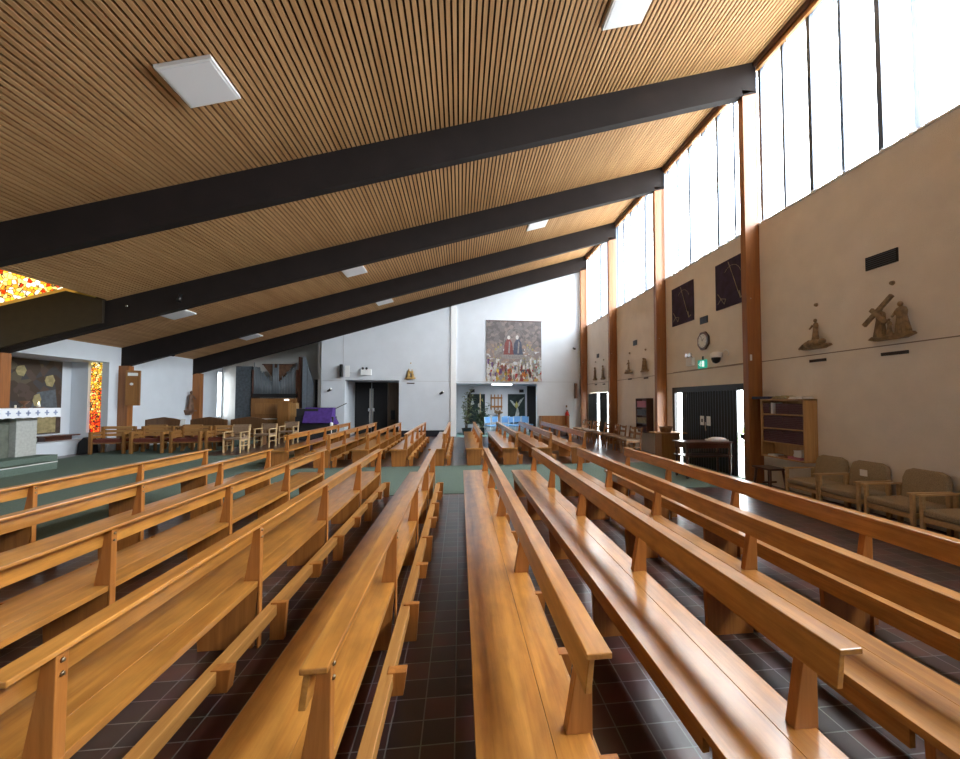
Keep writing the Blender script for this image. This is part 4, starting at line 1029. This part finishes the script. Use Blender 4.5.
# ------------------------------------------------------------------ organ
t = thing('pipe_organ', 'pipe organ with grey metal pipes over an oak console case', 'organ', (-8.2, 18.9, 0))
MB().box(-1.0, 0.92, 0, 0.7, 0.0, 1.72).build('case', 'organ_wood', t, bevel=0.006)
MB().box(-0.80, 0.35, -0.012, 0.0, 1.02, 1.52).build('music_panel', M['chair_wood'], t)
MB().box(-0.95, 0.45, -0.35, 0.0, 0.70, 0.80).build('key_desk', 'organ_wood', t, bevel=0.004)
MB().box(-0.85, 0.35, -0.28, -0.02, 0.80, 0.83).build('keyboard', 'paper', t)
MB().box(-1.0, 0.92, 0.05, 0.6, 1.76, 1.92).build('pipe_rack', 'black', t)
for x in (-1.0, 0.86): MB().box(x, x + .06, 0.05, 0.6, 1.72, 3.0).build('case_post', 'dark_wood', t)
N = 28
for k in range(N):
    u = k / (N - 1); x = -0.93 + 1.78 * u
    d = abs(u - 0.5) * 2
    zt_ = 2.35 + (0.72 if abs(u - .5) < .06 else 0.0) + 0.85 * d ** 1.1 + (0.12 if k % 3 == 0 else 0)
    r_ = 0.028 if abs(u - .5) > .06 else 0.04
    p = MB().cyl((x, 0.12, 1.70), (x, 0.12, 1.86), 0.008, r_, 8).cyl((x, 0.12, 1.86), (x, 0.12, zt_), r_, r_, 10)
    p.build('pipe', 'metal', t)
MB().prism([(-0.62, 3.22), (0.66, 3.22), (0.10, 2.45), (-0.06, 2.45)], 'Y', 0.22, 0.25).build('fret_panel', 'carving_dark', t)
MB().prism([(-0.66, 3.22), (0.7, 3.22), (0.7, 3.27), (-0.66, 3.27)], 'Y', 0.2, 0.27).build('top_rail', 'dark_wood', t)
MB().box(0.42, 0.60, -0.03, 0.02, 1.62, 1.68).build('console_lamp', 'tube', t)
t = thing('organ_side_cabinet', 'tall honey oak cabinet end at the right of the organ console', 'cabinet', (-7.45, 18.15, 0))
MB().box(-0.32, 0.14, 0, 0.45, 0, 1.58).build('body', 'organ_wood', t, bevel=0.006)
MB().box(0.14, 0.40, 0.12, 0.45, 0.0, 1.50).build('side_box', 'oak', t, bevel=0.006)
t = thing('organ_swell_box', 'dark grey swell box standing left of the organ pipes', 'cabinet', (-9.9, 19.0, 0))
MB().box(0, 0.65, 0, 0.8, 0, 3.15).build('box', M['slate'], t, bevel=0.005)
t = thing('baffle_board', 'thin dark upright board between the organ and the blue screen', 'board', (-7.26, 19.0, 0))
MB().box(0, 0.07, 0, 0.5, 0, 3.6).build('board', 'dark_wood', t)
t = thing('folding_screen', 'pale blue grey screen with sloping top right of the organ', 'screen', (-7.12, 19.1, 0))
MB().prism([(0, 0), (0.55, 0), (0.50, 2.4), (0.12, 3.6), (0, 3.62)], 'Y', 0, 0.05).build('panel', 'lt_blue_panel', t)
MB().box(0.2, 0.22, -0.01, 0, 0.1, 3.2).build('fold_line', 'metal', t)
t = thing('wall_socket_box', 'white box on a grey shelf beside the slit window left of the organ', 'box', (-10.7, 19.2, 0))
MB().box(-0.2, 0.25, -0.2, 0.2, 0.72, 0.78).box(-0.15, 0.2, -0.1, 0.1, 0, 0.72).build('shelf_body', 'stone', t)
MB().box(-0.1, 0.12, -0.1, 0.1, 0.78, 0.9).build('white_box', 'paper', t)
# covered keyboard
t = thing('electric_piano', 'dark upright keyboard left of the door recess', 'piano', (-5.9, 17.35, 0))
MB().box(-0.75, 0.72, -0.2, 0.35, 0, 0.95).build('body', 'black_soft', t, bevel=0.01)
MB().box(-0.75, 0.1, -0.1, 0.35, 0.95, 1.28).build('music_desk', 'black_soft', t, bevel=0.01)
t = thing('purple_cover', 'purple cloth draped over the keyboard left of the door recess', 'cloth', (-5.9, 17.35, 0))
q = MB()
q.prism([(0.37, 1.0), (0.36, 1.32), (-0.02, 1.33), (-0.34, 0.72), (-0.33, 0.70), (-0.015, 1.30), (0.34, 1.30), (0.35, 1.0)], 'X', -0.42, 0.66)
q.add([(0.66, 0.37, 0.95), (0.66, 0.36, 1.32), (0.66, -0.02, 1.33), (0.66, -0.34, 0.72), (0.80, 0.1, 0.62), (0.8, 0.4, 0.65)], [(0, 1, 2, 3, 4, 5)])
q.build('drape', 'purple', t)
t = thing('white_candle_jar', 'small white jar at the foot of the purple cover', 'jar', (-5.15, 16.9, 0.55))
MB().cyl((0, 0, -0.55), (0, 0, 0.0), 0.02).lathe([(0.03, 0), (0.06, 0.02), (0.06, 0.16), (0.03, 0.18)], n=12).build('jar', 'paper', t)

# ------------------------------------------------------------------ far wall fittings
t = thing('double_door', 'pair of black doors with pale strips painted as light through the gap at the back of the far recess', 'door', (-4.26, 20.05, 0))
for s_ in (-1, 1):
    l = MB().box(0.02 * s_, 0.77 * s_, -0.04, 0.0, 0, 2.5).build('door_leaf', 'black_soft', t)
    MB().box(0.03 * s_ + (.0 if s_ > 0 else -.06), 0.03 * s_ + .06 * (1 if s_ > 0 else 0), -0.055, -0.04, 0.3 if s_ < 0 else .5, 2.2).build('gap_light_strip', 'white_grey' if s_ < 0 else 'stone', l)  # pale strip painted as light showing between the ajar doors
    MB().box(0.10 * s_ - .05, 0.10 * s_ + .05, -0.06, -0.04, 1.1, 1.25).build('push_plate', 'chrome', l)
t = thing('timber_door', 'brown timber door standing open at the right of the far recess', 'door', (-3.05, 19.95, 0), R(20))
MB().box(-0.44, 0.30, -0.04, 0, 0, 2.48).build('door_leaf', wood('walnut', (.16, .11, .07), (.09, .06, .035), 'Z'), t)
MB().box(-0.3, -0.1, -0.06, -0.04, 0.7, 1.15).build('bag_hook', 'black', t)
def spot(lab, x, z):
    t = thing('wall_lamp', lab, 'light', (x, FY, z))
    MB().cyl((0, 0, -0.02), (0, -0.05, 0), 0.02).cyl((-0.10, -0.10, -0.05), (0.06, -0.18, 0.04), 0.045, 0.06, 14).build('lamp_head', 'black', t)
    MB().cyl((0.055, -0.178, 0.038), (0.062, -0.181, 0.041), 0.05, 0.05, 14).build('lens', 'paper', t)
spot('small black wall lamp left of the far door recess', -5.62, 2.08)
spot('small black wall lamp between the far door recess and the alcove', -0.80, 1.97)
t = thing('wall_loudspeaker', 'slim black loudspeaker at the upper left corner of the far door recess', 'speaker', (-5.16, FY, 2.65))
MB().box(-0.05, 0.06, -0.24, -0.04, 0, 0.55).box(-0.02, 0.02, -0.04, 0, 0.2, 0.3).build('cabinet', 'black', t, bevel=0.006)
t = thing('noticeboard', 'white panel right of the slim black loudspeaker on the far wall', 'board', (-4.98, FY, 2.66))
MB().box(-0.06, 0.14, -0.02, 0, 0, 0.5).build('panel', 'white_paint', t)
t = thing('emergency_light', 'white emergency light box above the far door recess', 'light', (-4.1, FY, 2.74))
MB().box(-0.25, 0.2, -0.12, 0, 0, 0.26).build('box', 'white_paint', t, bevel=0.01)
for s_ in (-.16, .0): MB().cyl((s_, -0.06, 0.26), (s_, -0.14, 0.31), 0.05, 0.05, 12).build('lamp_head', 'black', t)
MB().cyl((-.25, -.01, .1), (-.9, -.01, .1), .01).build('conduit_pipe', 'line_grey', t)
t = thing('door_pole', 'dark slanting pole leaning across the left side of the far recess', 'pole', (-5.3, FY - .019, 1.3))
MB().cyl((-0.35, 0, -0.15), (0.35, 0, 0.2), 0.018).build('pole', 'black', t)
# tapestry
t = thing('tapestry', 'large woven tapestry of crowned and robed figures above the alcove', 'tapestry', (2.48, FY, 2.50))
W_, H_ = 1.28, 2.78
MB().box(-W_, W_, -0.035, 0, 0, H_).build('woven_ground', 'tapestry', t)
MB().box(-W_ - .02, W_ + .02, -0.045, 0, H_, H_ + 0.04).build('hanging_rod', 'dark_wood', t)
def disc(mb, x, z, rx, rz_, d): 
    mb.prism([(x + rx * math.cos(2 * PI * k / 16), z + rz_ * math.sin(2 * PI * k / 16)) for k in range(16)], 'Y', -d, -0.03)
def fig(name, mat, items, d=0.042):
    q = MB()
    for it in items: disc(q, *it, d)
    return q.build(name, mat, t)
q = MB()
for a0 in range(0, 180, 12):
    a, b2 = R(a0), R(a0 + 12)
    q.cyl((0.05 + .52 * math.cos(a), -0.038, 1.75 + .7 * math.sin(a)), (0.05 + .52 * math.cos(b2), -0.038, 1.75 + .7 * math.sin(b2)), 0.014, 0.014, 6)
q.build('arch_line', 'robe_grey', t)
for nm_, mt_, x_ in (('red_robe', 'robe_red', -.26), ('blue_robe', 'robe_blue', .17)):
    q = MB(); q.prism([(x_ - .24, 1.24), (x_ + .24, 1.24), (x_ + .20, 1.50), (x_ + .16, 1.80), (x_ + .07, 1.95), (x_ - .07, 1.95), (x_ - .17, 1.78), (x_ - .2, 1.5)], 'Y', -.041, -.03)
    q.build(nm_, mt_, t)
    q = MB(); q.prism([(x_ - .02, 1.3), (x_ + .05, 1.3), (x_ + .08, 1.8), (x_ + .02, 1.88)], 'Y', -.044, -.03).build('robe_fold', 'robe_grey', t)
fig('seated_heads', 'robe_white', [(-0.25, 2.03, .07, .09), (0.14, 2.04, .07, .10)], .046)
fig('pale_drape', 'robe_grey', [(-0.05, 1.16, .58, .13), (0.55, 1.02, .2, .16)], .040)
tr_ = random.Random(21)
crowd = {k: [] for k in ('robe_white', 'robe_grey', 'robe_gold', 'robe_violet', 'robe_orange', 'robe_red', 'robe_aqua', 'robe_blue')}
heads = []
for row in range(6):
    zc_ = 0.98 - row * 0.15
    for k in range(13):
        x_ = -1.15 + k * 0.19 + tr_.uniform(-.06, .06)
        if row < 2 and -0.6 < x_ < 0.35: continue
        pal = ['robe_white', 'robe_white', 'robe_grey', 'robe_grey', 'robe_blue', 'robe_red', 'robe_orange']
        if x_ < -.35 and row > 2: pal = ['robe_gold', 'robe_orange', 'robe_violet', 'robe_white', 'robe_grey']
        if x_ > .8: pal = ['robe_aqua', 'robe_white', 'robe_grey']
        if x_ < -.95: pal = ['robe_grey', 'robe_white', 'robe_violet']
        h_ = tr_.uniform(.09, .17)
        crowd[tr_.choice(pal)].append((x_, max(zc_ - .05, h_ + .01), tr_.uniform(.04, .085), h_)); heads.append((x_, max(zc_ - .05, h_ + .01) + h_ * .95, .028, .035))
for row in range(3):
    for s_ in (-1, 1):
        x_ = s_ * (.62 + .12 * row); crowd['robe_grey'].append((x_, 1.5 - .1 * row, .07, .16)); heads.append((x_, 1.68 - .1 * row, .05, .06))
for k_, v_ in crowd.items(): fig('woven_crowd', k_, v_, .044)['kind'] = 'stuff'
fig('woven_faces', 'ochre', heads, .047)['kind'] = 'stuff'
# alcove contents
t = thing('strip_light', 'lit white fluorescent batten on the edge of the alcove ceiling', 'light', (1.95, FY + 0.35, 2.40))
MB().box(-0.48, 0.48, -0.07, 0.07, -0.06, 0).build('batten', 'tube', t)
al = bpy.data.lights.new('batten_light', 'AREA'); al.shape = 'RECTANGLE'; al.size = 0.96; al.size_y = 0.14; al.energy = 22; al.color = (0.95, 0.98, 1.0)
alo = bpy.data.objects.new('batten_light', al); COL.objects.link(alo); alo.parent = t; alo.location = (0, 0, -0.07)
def banner(lab, x, seed):
    t = thing('banner', lab, 'banner', (x, 20.3, 0.45), 0, 'dark green banners in the alcove')
    MB().box(-0.44, 0.44, -0.04, 0, 0, 1.5).build('cloth_panel', 'dgreen', t)
    q = MB(); q2 = MB()
    if seed == 0:
        q.prism([(-.2, 0.05), (-.05, 0.5), (.02, .5), (.0, .05)], 'Y', -.045, -.04).prism([(-.05, .5), (.05, .9), (.14, .55), (.1, .1), (.02, .1)], 'Y', -.047, -.04)
        q.prism([(-.35, 1.2), (-.1, .85), (.02, .9), (-.2, 1.15)], 'Y', -.046, -.04).prism([(.4, 1.35), (.1, .85), (.0, .9), (.18, 1.2)], 'Y', -.046, -.04)
        q2.prism([(-.1, .9), (0, 1.15), (.1, .9), (0, .75)], 'Y', -.05, -.04)
    else:
        q.prism([(.1, .4), (.25, .5), (.22, 1.1), (.08, 1.0)], 'Y', -.045, -.04).prism([(-.3, .9), (-.1, 1.0), (-.2, 1.3)], 'Y', -.045, -.04)
        q2.prism([(.25, 1.2), (.35, 1.1), (.3, 1.3)], 'Y', -.046, -.04)
    q.build('pale_applique', 'pale_art', t); q2.build('gold_applique', 'gold_art', t)
banner('dark green banner behind the potted plants in the far alcove', 0.82, 1)
banner('dark green banner with pale dove like applique at the right of the far alcove', 2.87, 0)
for x, nm in ((0.62, 'left'), (3.12, 'right')):
    t = thing('alcove_speaker', 'small black speaker above the %s banner in the alcove' % nm, 'speaker', (x, 20.3, 2.03))
    MB().box(-0.11, 0.11, -0.12, 0, 0, 0.16).build('cabinet', 'black', t, bevel=0.005)
t = thing('wooden_wall_cross_panel', 'brown lattice of four upright bars and two crossbars on the alcove wall', 'wall art', (1.84, 20.3, 1.15))
for z in (0.12, 0.56): MB().box(-0.30, 0.30, -0.05, 0, z, z + 0.09).build('crossbar', 'chair_wood', t)
for k in range(4):
    MB().box(-0.29 + k * .175, -0.24 + k * .175, -0.07, -0.02, 0.0, 0.78).build('upright_bar', 'chair_wood', t)
struct('dark_opening', MB().box(3.42, 3.90, 20.24, 20.29, 0, 2.36), 'black_soft')  # black panel, the darkness of an opening put into its colour
t = thing('altar_flowers', 'small brown dried arrangement on a stand between the banners', 'flowers', (1.95, 20.05, 0))
MB().cyl((0, 0, 0), (0, 0, .95), 0.03).build('stand', 'chair_wood', t)
q = MB(); rr = random.Random(9)
for k in range(24): q.ball((rr.uniform(-.2, .2), rr.uniform(-.08, .08), rr.uniform(.95, 1.15)), rr.uniform(.03, .06), 6, 4)
q.build('flower_heads', 'carving', t)
# plants
def plant(lab, x, y, h, n, spread, seed, mt='leaf', pot=0.2):
    t = thing('potted_plant', lab, 'plant', (x, y, 0.007)); r_ = random.Random(seed)
    MB().lathe([(pot * .7, 0), (pot, 0.30), (pot * 1.05, .32), (pot * .9, .32), (pot * .85, .26)], n=18).build('pot', 'black', t)
    MB().cyl((0, 0, .2), (0, 0, .27), pot * .85).build('soil', 'stem', t)
    st = MB(); lf = MB()
    for k in range(n):
        a = r_.uniform(0, 2 * PI); tilt = r_.uniform(0.05, spread); hh = h * r_.uniform(.6, 1)
        tip = Vector((math.cos(a) * tilt * hh, math.sin(a) * tilt * hh * .5, hh)); b0 = Vector((r_.uniform(-.06, .06), r_.uniform(-.06, .06), .25))
        st.cyl(b0, tip, 0.012, 0.006, 6)
        for j in range(16):
            u = 0.25 + .75 * j / 15; p = b0.lerp(tip, u); la = r_.uniform(0, 2 * PI); L = r_.uniform(.16, .34)
            d = Vector((math.cos(la), math.sin(la) * .6, r_.uniform(-.5, .6))).normalized(); s_ = d.cross(Vector((0, 0, 1))).normalized() * (L * .16)
            q0 = p; q1 = p + d * L * .5; q2 = p + d * L + Vector((0, 0, -.08 * L))
            lf.add([q0, q1 + s_ + Vector((0, 0, .01)), q2, q1 - s_ + Vector((0, 0, .01)), q1 - Vector((0, 0, .012))], [(0, 1, 4), (0, 4, 3), (1, 2, 4), (4, 2, 3)])
    st.build('stems', 'stem', t); lf.build('leaves', mt, t)
plant('tall leafy potted plant at the left of the far alcove', 0.32, 19.0, 2.25, 9, .16, 1, 'leaf_pale', .24)
plant('bushy potted plant in front of the left alcove banner', 1.05, 19.1, 1.5, 10, .32, 2)
t = thing('processional_cross', 'tall pale staff standing between the plants in the alcove', 'staff', (0.98, 19.55, 0.007))
MB().cyl((0, 0, 0), (0, 0, 2.0), 0.03, 0.03, 10).lathe([(0.16, 0), (0.14, .04), (.04, .06)], n=14).build('staff', 'pale_gold', t)
# bench and extinguisher by the far right wall
t = thing('wall_bench', 'dark brown wooden bench against the far wall beside the blue chairs', 'bench', (4.32, 17.95, 0))
MB().box(-0.68, 0.62, -0.22, 0.2, 0.40, 0.45).build('seat', 'chair_wood', t)
MB().box(-0.68, 0.62, 0.2, 0.24, 0.45, 0.92).build('backrest', 'chair_wood', t)
for s_ in (-.66, -.02, .58): MB().box(s_, s_ + .04, -0.2, 0.24, 0, 0.92 if s_ != -.02 else .4).build('end_panel', 'chair_wood', t)
t = thing('fire_extinguisher', 'red fire extinguisher on the far wall beside the farthest column', 'extinguisher', (4.95, FY, 0.55))
MB().lathe([(0.085, 0), (0.09, .02), (0.09, .46), (.05, .54), (.03, .56), (.03, .60)], (0, -.11), 16).build('cylinder', 'red', t)
MB().box(-.03, .03, -.16, -.06, .60, .64).cyl((.03, -.12, .62), (.12, -.12, .35), .012).build('valve_and_hose', 'black', t)
MB().box(-.05, .05, -.02, 0, .3, .4).build('bracket', 'black', t)
t = thing('wall_box', 'tiny dark box above the fire extinguisher', 'box', (4.95, FY, 1.3))
MB().box(-.03, .03, -.04, 0, 0, .1).build('box', 'carving_dark', t)
t = thing('column_loudspeaker', 'slim dark loudspeaker on the far wall beside the farthest column', 'speaker', (5.38, FY, 1.72))
MB().box(-.06, .06, -.18, -.04, 0, .7).box(-.02, .02, -.04, 0, .3, .4).build('cabinet', 'carving_dark', t, bevel=0.01)
t = thing('wall_sensor', 'small dark sensor high on the far wall beside the farthest column', 'sensor', (5.35, FY, 4.05))
MB().cyl((0, 0, 0), (0, -0.08, 0.0), 0.04, 0.05, 12).cyl((0, -.08, 0), (-.1, -.12, .03), .035, .035).build('body', 'black', t)
